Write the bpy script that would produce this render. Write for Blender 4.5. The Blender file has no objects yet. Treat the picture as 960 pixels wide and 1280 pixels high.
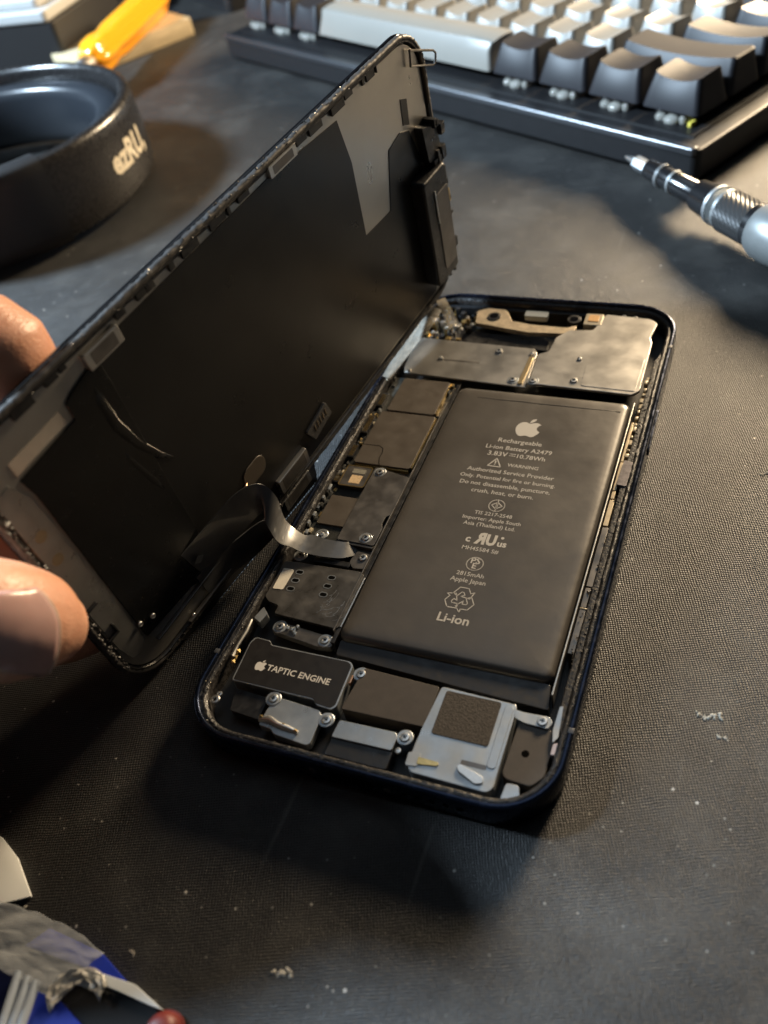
import bpy, bmesh, math, random
from mathutils import Vector, Matrix, noise as mnoise
import numpy as np

random.seed(7)
S = 0.001                      # everything below is authored in millimetres
PI = math.pi
sc = bpy.context.scene
COL = sc.collection

# ------------------------------------------------------------------ camera
CAM = np.array([91.2033, -57.2751, 140.2977])
CR = np.array([[0.9359193, 0.3237497, -0.1387126],      # image right
               [0.1419158, -0.7070747, -0.6927519],     # image down
               [-0.3223584, 0.6286744, -0.7077101]])    # forward
FPX, PPX, PPY = 1084.66, 540.0, 640.0                   # in pixels of the 960 x 1280 photograph
cam_d = bpy.data.cameras.new('camera')
cam = bpy.data.objects.new('camera', cam_d)
COL.objects.link(cam)
cam.matrix_world = Matrix((
    (CR[0][0], -CR[1][0], -CR[2][0], CAM[0] * S),
    (CR[0][1], -CR[1][1], -CR[2][1], CAM[1] * S),
    (CR[0][2], -CR[1][2], -CR[2][2], CAM[2] * S),
    (0, 0, 0, 1)))
cam_d.sensor_fit = 'VERTICAL'
cam_d.sensor_height = 36.0
cam_d.sensor_width = 27.0
cam_d.lens = FPX / 1280 * 36.0
cam_d.shift_x = -(PPX - 480) / 1280
cam_d.shift_y = (PPY - 640) / 1280
cam_d.clip_start = 0.005
cam_d.clip_end = 50
cam_d.dof.use_dof = True
cam_d.dof.focus_distance = 0.182
cam_d.dof.aperture_fstop = cam_d.lens / 2.0             # 2.0 mm entrance pupil, as in a phone camera
sc.camera = cam

# ------------------------------------------------------------------ world and lamps
world = bpy.data.worlds.new('World')
sc.world = world
world.use_nodes = True
bg = world.node_tree.nodes['Background']
bg.inputs[0].default_value = (0.85, 0.9, 1.0, 1)
bg.inputs[1].default_value = 0.016


def lamp(name, loc, target, size, power, color, shape='DISK', size_y=None):
    d = bpy.data.lights.new(name, 'AREA')
    d.shape = shape
    d.size = size * S
    if size_y:
        d.size_y = size_y * S
    d.energy = power
    d.color = color
    o = bpy.data.objects.new(name, d)
    COL.objects.link(o)
    o.location = Vector(loc) * S
    o.rotation_euler = (Vector(target) - Vector(loc)).to_track_quat('-Z', 'Y').to_euler()
    return o


# warm desk lamp far behind the keyboard, cool daylight from the side the hand comes from
lamp('warm_desk_lamp', (185, 715, 238), (20, 90, 0), 150, 13.5, (1.0, 0.77, 0.50))
lamp('cool_monitor_light', (-540, 35, 455), (0, 80, 20), 110, 23, (0.64, 0.82, 1.0))
lamp('cool_ceiling_light', (30, 300, 680), (40, 60, 0), 560, 0.75, (0.72, 0.86, 1.0))

sc.view_settings.view_transform = 'Standard'
sc.view_settings.look = 'None'
sc.view_settings.gamma = 1
sc.view_settings.exposure = -0.3
sc.view_settings.use_curve_mapping = False
sc.cycles.use_denoising = True
sc.cycles.max_bounces = 8
sc.cycles.sample_clamp_indirect = 6


# ------------------------------------------------------------------ pixel -> place
def ray(px, py):
    return CR.T @ np.array([(px - PPX) / FPX, (py - PPY) / FPX, 1.0])


def onz(px, py, z=0.0):
    d = ray(px, py)
    return Vector(CAM + d * ((z - CAM[2]) / d[2]))


# the raised screen: local X along its length, Y up from the hinge edge, Z out of its inner face
DU = Vector((0.0243939, -0.0873306, 0.9921080))
DV = Vector((0.1607852, 0.9835252, 0.0826218))
DN = Vector((0.9829786, -0.1575008, -0.0380335))
DT = Vector((-14.459, 7.275, 0.317))
DM = Matrix(((DV.x, DU.x, DN.x, DT.x * S), (DV.y, DU.y, DN.y, DT.y * S), (DV.z, DU.z, DN.z, DT.z * S), (0, 0, 0, 1)))


def dpt(v, u, n=0.0):
    return DT + DV * v + DU * u + DN * n


def onn(px, py, n):
    d = Vector(ray(px, py))
    c = Vector(CAM)
    return c + d * (((DT + DN * n - c).dot(DN)) / d.dot(DN))


def to_disp(p):
    q = p - DT
    return Vector((q.dot(DV), q.dot(DU), q.dot(DN)))


# ------------------------------------------------------------------ materials
MATS = {}


def mat(name, col, rough=0.5, metal=0.0, var=0.0, vscale=400, bump=0.0, bscale=2000, rvar=0.0, spec=0.5,
        col2=None, trans=0.0, alpha=1.0, coat=0.0, sss=0.0, sheen=0.0, stretch=None, detail=4, dust=0.0):
    if name in MATS:
        return MATS[name]
    m = bpy.data.materials.new(name)
    m.use_nodes = True
    nt = m.node_tree
    N, L = nt.nodes, nt.links
    b = N['Principled BSDF']
    b.inputs['Base Color'].default_value = (*col, 1)
    b.inputs['Roughness'].default_value = rough
    b.inputs['Metallic'].default_value = metal
    b.inputs['Specular IOR Level'].default_value = spec
    b.inputs['Transmission Weight'].default_value = trans
    b.inputs['Alpha'].default_value = alpha
    b.inputs['Coat Weight'].default_value = coat
    b.inputs['Sheen Weight'].default_value = sheen
    if sss:
        b.inputs['Subsurface Weight'].default_value = sss
        b.inputs['Subsurface Radius'].default_value = (0.004, 0.0015, 0.0008)
        b.inputs['Subsurface Scale'].default_value = 0.6
    tc = N.new('ShaderNodeTexCoord')
    vec = tc.outputs['Object']
    if stretch:
        mp = N.new('ShaderNodeMapping')
        mp.inputs['Scale'].default_value = stretch
        L.new(vec, mp.inputs['Vector'])
        vec = mp.outputs['Vector']
    if var or col2:
        n = N.new('ShaderNodeTexNoise')
        n.inputs['Scale'].default_value = vscale
        n.inputs['Detail'].default_value = detail
        n.inputs['Roughness'].default_value = 0.65
        L.new(vec, n.inputs['Vector'])
        r = N.new('ShaderNodeValToRGB')
        r.color_ramp.elements[0].position = 0.3
        r.color_ramp.elements[1].position = 0.72
        c2 = col2 or tuple(min(1, c * (1 + var)) for c in col)
        c1 = col if col2 else tuple(c * (1 - var) for c in col)
        r.color_ramp.elements[0].color = (*c1, 1)
        r.color_ramp.elements[1].color = (*c2, 1)
        L.new(n.outputs['Fac'], r.inputs['Fac'])
        out = r.outputs['Color']
        if dust:
            out = add_dust(N, L, vec, out, dust)
        L.new(out, b.inputs['Base Color'])
    if rvar:
        n = N.new('ShaderNodeTexNoise')
        n.inputs['Scale'].default_value = vscale * 1.7
        n.inputs['Detail'].default_value = 5
        L.new(vec, n.inputs['Vector'])
        mr = N.new('ShaderNodeMapRange')
        mr.inputs['From Min'].default_value = 0.3
        mr.inputs['From Max'].default_value = 0.7
        mr.inputs['To Min'].default_value = max(0.02, rough - rvar)
        mr.inputs['To Max'].default_value = min(1, rough + rvar)
        L.new(n.outputs['Fac'], mr.inputs['Value'])
        L.new(mr.outputs['Result'], b.inputs['Roughness'])
    if bump:
        n = N.new('ShaderNodeTexNoise')
        n.inputs['Scale'].default_value = bscale
        n.inputs['Detail'].default_value = 3
        L.new(vec, n.inputs['Vector'])
        bp = N.new('ShaderNodeBump')
        bp.inputs['Strength'].default_value = 1.0
        bp.inputs['Distance'].default_value = bump * S
        L.new(n.outputs['Fac'], bp.inputs['Height'])
        L.new(bp.outputs['Normal'], b.inputs['Normal'])
    MATS[name] = m
    return m


def add_dust(N, L, vec, colour, amount):
    v = N.new('ShaderNodeTexNoise')
    v.inputs['Scale'].default_value = 3500
    v.inputs['Detail'].default_value = 2
    L.new(vec, v.inputs['Vector'])
    r = N.new('ShaderNodeValToRGB')
    r.color_ramp.elements[0].position = 0.70
    r.color_ramp.elements[1].position = 0.76
    L.new(v.outputs['Fac'], r.inputs['Fac'])
    mx = N.new('ShaderNodeMix')
    mx.data_type = 'RGBA'
    mul = N.new('ShaderNodeMath')
    mul.operation = 'MULTIPLY'
    mul.inputs[1].default_value = amount
    L.new(r.outputs['Color'], mul.inputs[0])
    L.new(mul.outputs[0], mx.inputs['Factor'])
    L.new(colour, mx.inputs[6])
    mx.inputs[7].default_value = (0.4, 0.38, 0.34, 1)
    return mx.outputs[2]


def mat_cloth():
    """woven black desk mat: real thread relief, pale rubbed smudges and lint"""
    m = bpy.data.materials.new('desk_mat_cloth')
    m.use_nodes = True
    N, L = m.node_tree.nodes, m.node_tree.links
    b = N['Principled BSDF']
    tc = N.new('ShaderNodeTexCoord')
    mp = N.new('ShaderNodeMapping')
    mp.inputs['Rotation'].default_value = (0, 0, math.radians(24))
    L.new(tc.outputs['Object'], mp.inputs['Vector'])
    # slight wobble of the threads
    wob = N.new('ShaderNodeTexNoise')
    wob.inputs['Scale'].default_value = 120
    L.new(mp.outputs['Vector'], wob.inputs['Vector'])
    wm = N.new('ShaderNodeVectorMath')
    wm.operation = 'MULTIPLY_ADD'
    wm.inputs[1].default_value = (0.0011, 0.0011, 0)
    L.new(wob.outputs['Color'], wm.inputs[0])
    L.new(mp.outputs['Vector'], wm.inputs[2])
    sep = N.new('ShaderNodeSeparateXYZ')
    L.new(wm.outputs[0], sep.inputs[0])

    def sine(sock, pitch, phase=0.0):
        a = N.new('ShaderNodeMath')
        a.operation = 'MULTIPLY_ADD'
        a.inputs[1].default_value = 2 * PI / (pitch * S)
        a.inputs[2].default_value = phase
        L.new(sock, a.inputs[0])
        s = N.new('ShaderNodeMath')
        s.operation = 'SINE'
        L.new(a.outputs[0], s.inputs[0])
        return s.outputs[0]

    sx = sine(sep.outputs['X'], 0.68)
    sy = sine(sep.outputs['Y'], 0.68)
    w = N.new('ShaderNodeMath')
    w.operation = 'MULTIPLY'
    L.new(sx, w.inputs[0])
    L.new(sy, w.inputs[1])
    fuzz = N.new('ShaderNodeTexNoise')
    fuzz.inputs['Scale'].default_value = 1900
    fuzz.inputs['Detail'].default_value = 3
    L.new(tc.outputs['Object'], fuzz.inputs['Vector'])
    h = N.new('ShaderNodeMath')
    h.operation = 'MULTIPLY_ADD'
    h.inputs[1].default_value = 0.46
    L.new(w.outputs[0], h.inputs[0])
    L.new(fuzz.outputs['Fac'], h.inputs[2])
    bp = N.new('ShaderNodeBump')
    bp.inputs['Distance'].default_value = 0.15 * S
    bp.inputs['Strength'].default_value = 0.8
    L.new(h.outputs[0], bp.inputs['Height'])
    L.new(bp.outputs['Normal'], b.inputs['Normal'])
    # thread colour
    r = N.new('ShaderNodeValToRGB')
    r.color_ramp.elements[0].position = 0.25
    r.color_ramp.elements[0].color = (0.004, 0.0039, 0.0039, 1)
    r.color_ramp.elements[1].position = 0.95
    r.color_ramp.elements[1].color = (0.027, 0.026, 0.0245, 1)
    hm = N.new('ShaderNodeMapRange')
    hm.inputs['From Min'].default_value = -0.1
    hm.inputs['From Max'].default_value = 1.1
    L.new(h.outputs[0], hm.inputs['Value'])
    L.new(hm.outputs['Result'], r.inputs['Fac'])
    # rubbed pale smudges
    sm = N.new('ShaderNodeTexNoise')
    sm.inputs['Scale'].default_value = 38
    sm.inputs['Detail'].default_value = 7
    sm.inputs['Roughness'].default_value = 0.68
    L.new(tc.outputs['Object'], sm.inputs['Vector'])
    smr = N.new('ShaderNodeMapRange')
    smr.inputs['From Min'].default_value = 0.47
    smr.inputs['From Max'].default_value = 0.80
    smr.inputs['To Max'].default_value = 0.35
    L.new(sm.outputs['Fac'], smr.inputs['Value'])
    mx = N.new('ShaderNodeMix')
    mx.data_type = 'RGBA'
    L.new(smr.outputs['Result'], mx.inputs['Factor'])
    L.new(r.outputs['Color'], mx.inputs[6])
    mx.inputs[7].default_value = (0.11, 0.105, 0.095, 1)
    # lint specks
    ln = N.new('ShaderNodeTexVoronoi')
    ln.inputs['Scale'].default_value = 190
    L.new(tc.outputs['Object'], ln.inputs['Vector'])
    lr = N.new('ShaderNodeValToRGB')
    lr.color_ramp.elements[0].position = 0.035
    lr.color_ramp.elements[0].color = (1, 1, 1, 1)
    lr.color_ramp.elements[1].position = 0.07
    lr.color_ramp.elements[1].color = (0, 0, 0, 1)
    L.new(ln.outputs['Distance'], lr.inputs['Fac'])
    lsel = N.new('ShaderNodeMath')
    lsel.operation = 'GREATER_THAN'
    lsel.inputs[1].default_value = 0.62
    sepc = N.new('ShaderNodeSeparateColor')
    L.new(ln.outputs['Color'], sepc.inputs[0])
    L.new(sepc.outputs[0], lsel.inputs[0])
    lm = N.new('ShaderNodeMath')
    lm.operation = 'MULTIPLY'
    L.new(lr.outputs['Color'], lm.inputs[0])
    L.new(lsel.outputs[0], lm.inputs[1])
    mx2 = N.new('ShaderNodeMix')
    mx2.data_type = 'RGBA'
    L.new(lm.outputs[0], mx2.inputs['Factor'])
    L.new(mx.outputs[2], mx2.inputs[6])
    mx2.inputs[7].default_value = (0.42, 0.40, 0.36, 1)
    # fine dust
    d2 = N.new('ShaderNodeTexVoronoi')
    d2.inputs['Scale'].default_value = 620
    L.new(tc.outputs['Object'], d2.inputs['Vector'])
    d2r = N.new('ShaderNodeMapRange')
    d2r.inputs['From Min'].default_value = 0.16
    d2r.inputs['From Max'].default_value = 0.06
    L.new(d2.outputs['Distance'], d2r.inputs['Value'])
    sep2 = N.new('ShaderNodeSeparateColor')
    L.new(d2.outputs['Color'], sep2.inputs[0])
    d2s = N.new('ShaderNodeMapRange')
    d2s.inputs['From Min'].default_value = 0.80
    d2s.inputs['From Max'].default_value = 1.0
    L.new(sep2.outputs[1], d2s.inputs['Value'])
    d2m = N.new('ShaderNodeMath')
    d2m.operation = 'MULTIPLY'
    L.new(d2r.outputs['Result'], d2m.inputs[0])
    L.new(d2s.outputs['Result'], d2m.inputs[1])
    mx3 = N.new('ShaderNodeMix')
    mx3.data_type = 'RGBA'
    L.new(d2m.outputs[0], mx3.inputs['Factor'])
    L.new(mx2.outputs[2], mx3.inputs[6])
    mx3.inputs[7].default_value = (0.26, 0.25, 0.23, 1)
    # long faint scratches
    scm = N.new('ShaderNodeMapping')
    scm.inputs['Rotation'].default_value = (0, 0, math.radians(-33))
    scm.inputs['Scale'].default_value = (260, 14, 1)
    L.new(tc.outputs['Object'], scm.inputs['Vector'])
    scn = N.new('ShaderNodeTexNoise')
    scn.inputs['Scale'].default_value = 1.0
    scn.inputs['Detail'].default_value = 2
    L.new(scm.outputs['Vector'], scn.inputs['Vector'])
    scr = N.new('ShaderNodeMapRange')
    scr.inputs['From Min'].default_value = 0.70
    scr.inputs['From Max'].default_value = 0.78
    scr.inputs['To Max'].default_value = 0.45
    L.new(scn.outputs['Fac'], scr.inputs['Value'])
    mx4 = N.new('ShaderNodeMix')
    mx4.data_type = 'RGBA'
    L.new(scr.outputs['Result'], mx4.inputs['Factor'])
    L.new(mx3.outputs[2], mx4.inputs[6])
    mx4.inputs[7].default_value = (0.13, 0.125, 0.115, 1)
    L.new(mx4.outputs[2], b.inputs['Base Color'])
    b.inputs['Roughness'].default_value = 0.47
    b.inputs['Specular IOR Level'].default_value = 0.36
    b.inputs['Sheen Weight'].default_value = 0.03
    b.inputs['Sheen Roughness'].default_value = 0.45
    return m


NAVY = mat('navy_aluminium', (0.022, 0.030, 0.055), 0.24, 0.85, var=0.3, vscale=300, rvar=0.1)
BLACKP = mat('black_plastic', (0.012, 0.012, 0.013), 0.38, bump=0.01, rvar=0.12, var=0.3)
FLOOR = mat('black_inner_pan', (0.010, 0.010, 0.011), 0.5, var=0.4)
LEDGE = mat('grimy_ledge', (0.020, 0.018, 0.017), 0.42, var=0.8, vscale=900, bump=0.12, bscale=1800, rvar=0.25)
GLUE = mat('black_adhesive_crumbs', (0.014, 0.013, 0.013), 0.42, bump=0.1, bscale=3000)
GLUEP = mat('pale_adhesive_flecks', (0.42, 0.36, 0.25), 0.3, 0.3, var=0.4, vscale=900)
BATT = mat('battery_wrap', (0.082, 0.074, 0.065), 0.38, 0.15, spec=0.7, var=0.10, vscale=60, bump=0.035, bscale=420, rvar=0.06)
BATTD = mat('battery_black_tape', (0.014, 0.014, 0.016), 0.42, bump=0.03, bscale=500, rvar=0.1)
PRINT = mat('pale_print', (0.52, 0.51, 0.49), 0.55)
STEEL = mat('brushed_nickel_shield', (0.62, 0.60, 0.56), 0.34, 0.95, var=0.05, vscale=90, rvar=0.05, bump=0.003, bscale=200)
STEELC = mat('cool_steel_bracket', (0.46, 0.49, 0.51), 0.36, 0.75, var=0.12, vscale=150, rvar=0.12, bump=0.012, bscale=900)
STEELD = mat('dark_steel', (0.17, 0.16, 0.15), 0.40, 0.8, var=0.15, vscale=200, rvar=0.1, bump=0.008, bscale=900)
SIMM = mat('sim_tray_steel', (0.135, 0.128, 0.118), 0.38, 0.7, var=0.2, vscale=220, rvar=0.15, bump=0.012, bscale=800)
SHIELD = mat('taupe_graphite_shield', (0.088, 0.074, 0.060), 0.46, 0.25, var=0.10, vscale=160, bump=0.02, bscale=600, rvar=0.08)
GOLD = mat('gold_edge', (0.72, 0.52, 0.22), 0.28, 0.95, var=0.25, vscale=900)
CHROME = mat('bright_screw_metal', (0.78, 0.77, 0.74), 0.34, 1.0, var=0.12, vscale=1200)
DARK = mat('void_black', (0.002, 0.002, 0.002), 0.8, spec=0.03)
WHITE = mat('white_sticker', (0.72, 0.68, 0.58), 0.55, var=0.05)
FOAM = mat('grey_foam_mesh', (0.055, 0.048, 0.043), 0.8, var=0.6, vscale=2600, bump=0.1, bscale=2600)
TAUPE = mat('taupe_moulding', (0.068, 0.058, 0.049), 0.5, var=0.12, vscale=400, bump=0.015, bscale=2500)
GLASSB = mat('black_cover_glass', (0.006, 0.006, 0.007), 0.06, coat=0.6)
FOIL = mat('black_graphite_foil', (0.010, 0.0098, 0.0096), 0.30, var=0.12, vscale=60, bump=0.12, bscale=60, rvar=0.03)
FOILG = mat('glossy_black_film', (0.008, 0.008, 0.008), 0.24, bump=0.10, bscale=70, rvar=0.04)
BACKM = mat('screen_back_metal', (0.52, 0.50, 0.46), 0.30, 0.85, var=0.04, vscale=80, rvar=0.03, bump=0.02, bscale=300)
FLEX = mat('black_flex_cable', (0.060, 0.062, 0.065), 0.38, spec=0.7, coat=0.3, rvar=0.08, var=0.2, bump=0.03, bscale=300)
FLEXB = mat('bronze_flex_cable', (0.125, 0.100, 0.070), 0.36, 0.35, var=0.15, vscale=200, bump=0.02, bscale=500)
FILM = mat('clear_flex_film', (0.45, 0.42, 0.36), 0.16, alpha=0.32, var=0.3, vscale=500, bump=0.1, bscale=700)
PCB = mat('dark_circuit_board', (0.020, 0.021, 0.018), 0.45, var=0.6, vscale=1500, bump=0.05, bscale=2500)
PALEC = mat('pale_ceramic_parts', (0.50, 0.43, 0.30), 0.4, 0.2, var=0.4, vscale=800)


# ------------------------------------------------------------------ mesh building
class B:
    """collects shapes (mm) for one mesh"""

    def __init__(self):
        self.v, self.f = [], []

    def add(self, vs, fs):
        o = len(self.v)
        self.v += [tuple(p) for p in vs]
        self.f += [tuple(i + o for i in q) for q in fs]
        return self

    def box(self, x0, x1, y0, y1, z0, z1):
        return self.prism([(x0, y0), (x1, y0), (x1, y1), (x0, y1)], z0, z1)

    def prism(self, poly, z0, z1):
        a = sum(poly[i][0] * poly[(i + 1) % len(poly)][1] - poly[(i + 1) % len(poly)][0] * poly[i][1] for i in range(len(poly)))
        if a < 0:
            poly = poly[::-1]
        n = len(poly)
        vs = [(p[0], p[1], z0) for p in poly] + [(p[0], p[1], z1) for p in poly]
        fs = [tuple(range(n - 1, -1, -1)), tuple(range(n, 2 * n))]
        fs += [(i, (i + 1) % n, n + (i + 1) % n, n + i) for i in range(n)]
        return self.add(vs, fs)

    def cyl(self, cx, cy, r, z0, z1, n=24, r1=None):
        r1 = r if r1 is None else r1
        a = [2 * PI * i / n for i in range(n)]
        vs = [(cx + r * math.cos(t), cy + r * math.sin(t), z0) for t in a] + [(cx + r1 * math.cos(t), cy + r1 * math.sin(t), z1) for t in a]
        fs = [tuple(range(n - 1, -1, -1)), tuple(range(n, 2 * n))] + [(i, (i + 1) % n, n + (i + 1) % n, n + i) for i in range(n)]
        return self.add(vs, fs)

    def rings(self, rings, cap=True, closed=False):
        n = len(rings[0])
        vs = [p for r in rings for p in r]
        fs = []
        m = len(rings)
        for k in range(m if closed else m - 1):
            k2 = (k + 1) % m
            fs += [(k * n + i, k * n + (i + 1) % n, k2 * n + (i + 1) % n, k2 * n + i) for i in range(n)]
        if cap and not closed:
            fs += [tuple(range(n - 1, -1, -1)), tuple((m - 1) * n + i for i in range(n))]
        return self.add(vs, fs)

    def tube(self, path, rad, n=8):
        rr = []
        path = [Vector(p) for p in path]
        up = None
        for k, p in enumerate(path):
            t = (path[min(k + 1, len(path) - 1)] - path[max(k - 1, 0)]).normalized()
            if up is None:
                up = t.orthogonal().normalized()
            up = (up - t * up.dot(t)).normalized()
            s = t.cross(up)
            r = rad[k] if isinstance(rad, (list, tuple)) else rad
            rr.append([p + (up * math.cos(2 * PI * i / n) + s * math.sin(2 * PI * i / n)) * r for i in range(n)])
        return self.rings(rr)

    def lump(self, c, r, squash=0.6):
        j = lambda: random.uniform(0.55, 1.25)
        p = [Vector((r * j(), 0, 0)), Vector((0, r * j(), 0)), Vector((-r * j(), 0, 0)), Vector((0, -r * j(), 0))]
        a = random.uniform(0, PI)
        rot = Matrix.Rotation(a, 3, 'Z')
        vs = [rot @ q + Vector(c) for q in p] + [Vector(c) + Vector((0, 0, r * squash * j())), Vector(c) - Vector((0, 0, r * squash))]
        return self.add(vs, [(0, 1, 4), (1, 2, 4), (2, 3, 4), (3, 0, 4), (1, 0, 5), (2, 1, 5), (3, 2, 5), (0, 3, 5)])

    def mesh(self, name, bevel=0.0, seg=2, smooth=35, xf=None, clamp=True):
        me = bpy.data.meshes.new(name)
        vs = self.v
        if xf is not None:
            vs = [xf(Vector(p)) for p in vs]
        me.from_pydata([(p[0] * S, p[1] * S, p[2] * S) for p in vs], [], self.f)
        bm = bmesh.new()
        bm.from_mesh(me)
        if bevel:
            es = [e for e in bm.edges if len(e.link_faces) == 2 and e.calc_face_angle(0) > 0.5]
            bmesh.ops.bevel(bm, geom=es, offset=bevel * S, segments=seg, affect='EDGES', profile=0.5, clamp_overlap=clamp)
        bmesh.ops.recalc_face_normals(bm, faces=bm.faces)
        bm.to_mesh(me)
        bm.free()
        if smooth:
            me.shade_smooth()
            me.set_sharp_from_angle(angle=math.radians(smooth))
        return me


def link(name, me, material, parent=None, loc=None, rot=None, kind=None, label=None):
    o = bpy.data.objects.new(name, me)
    COL.objects.link(o)
    if me is not None and material is not None and not me.materials:
        me.materials.append(material)
    if parent is not None:
        o.parent = parent
    if loc is not None:
        o.location = Vector(loc) * S
    if rot is not None:
        o.rotation_euler = rot
    if kind:
        o['kind'] = kind
    if label:
        o['label'] = label
    return o


def part(name, b, material, parent, bevel=0.0, seg=2, loc=None, rot=None, smooth=35, kind=None, label=None):
    o = link(name, b.mesh(name, bevel, seg, smooth), material, parent, loc, rot, kind, label)
    if bevel:
        wn = o.modifiers.new('normals', 'WEIGHTED_NORMAL')
        wn.keep_sharp = True
    return o


def thing(name, label, cat, loc=(0, 0, 0), rotz=0.0, group=None, matrix=None):
    o = bpy.data.objects.new(name, None)
    o.empty_display_size = 0.01
    COL.objects.link(o)
    if matrix is not None:
        o.matrix_world = matrix
    else:
        o.location = Vector(loc) * S
        o.rotation_euler = (0, 0, rotz)
    return tag(o, label, cat, group)


def tag(o, label, cat, group=None):
    o['label'] = label
    o['category'] = cat
    if group:
        o['group'] = group
    return o


def rrect(x0, x1, y0, y1, r, n=6):
    out = []
    for cx, cy, a0 in ((x1 - r, y1 - r, 0), (x0 + r, y1 - r, 90), (x0 + r, y0 + r, 180), (x1 - r, y0 + r, 270)):
        for i in range(n + 1):
            a = math.radians(a0 + 90 * i / n)
            out.append((cx + r * math.cos(a), cy + r * math.sin(a)))
    return out


def rpoly(poly, r, n=3):
    """round the corners of a polygon"""
    out = []
    m = len(poly)
    for i in range(m):
        p, a, c = Vector(poly[i]), Vector(poly[i - 1]), Vector(poly[(i + 1) % m])
        d1, d2 = (a - p), (c - p)
        k = min(r, d1.length * 0.45, d2.length * 0.45)
        s, e = p + d1.normalized() * k, p + d2.normalized() * k
        for j in range(n + 1):
            t = j / n
            out.append(tuple(s * (1 - t) ** 2 + p * 2 * t * (1 - t) + e * t * t))
    return out


def ring_path(W, H, r, n=12, fine=24):
    """(point, inward normal) round a rounded rectangle"""
    out = []
    for cx, cy, a0 in ((W - r, H - r, 0), (r, H - r, 90), (r, r, 180), (W - r, r, 270)):
        for i in range(n + 1):
            a = math.radians(a0 + 90 * i / n)
            out.append((Vector((cx + r * math.cos(a), cy + r * math.sin(a))), Vector((-math.cos(a), -math.sin(a)))))
    # extra stations along the straight sides so that wear can wobble
    full = []
    for i, (p, q) in enumerate(out):
        full.append((p, q))
        p2, q2 = out[(i + 1) % len(out)]
        d = (p2 - p).length
        if d > 20:
            for k in range(1, fine):
                t = k / fine
                full.append((p.lerp(p2, t), q.lerp(q2, t)))
    return full


def ring_sweep(W, H, r, profile, jitter=0.0, n=12, fine=24):
    b = B()
    rr = []
    for p, q in ring_path(W, H, r, n, fine):
        ring = []
        for k, (d, z) in enumerate(profile):
            w = random.uniform(-jitter, jitter) if jitter else 0
            ring.append((p.x + q.x * (d + w), p.y + q.y * (d + w), z + (random.uniform(-jitter, jitter) * 0.5 if jitter else 0)))
        rr.append(ring)
    return b.rings(rr, closed=True)


def text_mesh(name, s, width, bold=0.0, centre=True, shear=0.0):
    cu = bpy.data.curves.new(name, 'FONT')
    cu.body = s
    cu.size = 1.0
    cu.resolution_u = 2
    cu.offset = bold
    cu.shear = shear
    tmp = bpy.data.objects.new('tmp_text', cu)
    COL.objects.link(tmp)
    me = bpy.data.meshes.new_from_object(tmp.evaluated_get(bpy.context.evaluated_depsgraph_get()))
    bpy.data.objects.remove(tmp)
    bpy.data.curves.remove(cu)
    xs = [v.co.x for v in me.vertices]
    x0, x1 = min(xs), max(xs)
    k = width * S / (x1 - x0)
    for v in me.vertices:
        v.co = Vector(((v.co.x - (x0 + x1) / 2 if centre else v.co.x - x0) * k, v.co.y * k, 0))
    me.name = name
    return me


def flat(polys, z, th=0.02):
    b = B()
    for p in polys:
        b.prism(p, z, z + th)
    return b


def stroke(pts, w, closed=False):
    """flat line of width w through 2d points, as quads"""
    out = []
    n = len(pts)
    for i in range(n if closed else n - 1):
        a, c = Vector(pts[i]), Vector(pts[(i + 1) % n])
        d = (c - a).normalized()
        q = Vector((-d.y, d.x)) * w / 2
        a2, c2 = a - d * w * 0.3, c + d * w * 0.3
        out.append([tuple(a2 + q), tuple(a2 - q), tuple(c2 - q), tuple(c2 + q)])
    return out


def circ(cx, cy, r, n=24, a0=0, a1=360):
    return [(cx + r * math.cos(math.radians(a0 + (a1 - a0) * i / n)), cy + r * math.sin(math.radians(a0 + (a1 - a0) * i / n))) for i in range(n if a1 - a0 == 360 else n + 1)]


def fruit_logo(h):
    """bitten fruit mark with a leaf, height h, centred"""
    def bez(p0, p1, p2, p3, n=8):
        return [tuple(Vector(p0) * (1 - t) ** 3 + Vector(p1) * 3 * t * (1 - t) ** 2 + Vector(p2) * 3 * t * t * (1 - t) + Vector(p3) * t ** 3) for t in [i / n for i in range(n)]]
    body = bez((0.02, 0.24), (0.12, 0.25), (0.20, 0.34), (0.31, 0.31))
    body += bez((0.31, 0.31), (0.38, 0.30), (0.43, 0.26), (0.46, 0.21))
    body += bez((0.46, 0.21), (0.30, 0.12), (0.30, -0.10), (0.49, -0.18))
    body += bez((0.49, -0.18), (0.44, -0.32), (0.33, -0.50), (0.23, -0.50))
    body += bez((0.23, -0.50), (0.14, -0.50), (0.10, -0.45), (0.02, -0.45))
    body += bez((0.02, -0.45), (-0.06, -0.45), (-0.10, -0.50), (-0.18, -0.50))
    body += bez((-0.18, -0.50), (-0.33, -0.50), (-0.47, -0.22), (-0.44, 0.0))
    body += bez((-0.44, 0.0), (-0.42, 0.20), (-0.26, 0.34), (-0.10, 0.29))
    body += bez((-0.10, 0.29), (-0.05, 0.27), (-0.02, 0.24), (0.02, 0.24))
    leaf = bez((0.01, 0.29), (0.0, 0.42), (0.10, 0.52), (0.22, 0.54)) + bez((0.22, 0.54), (0.23, 0.41), (0.13, 0.30), (0.01, 0.29))
    return [[(x * h, y * h) for x, y in body], [(x * h, y * h) for x, y in leaf]]


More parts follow.
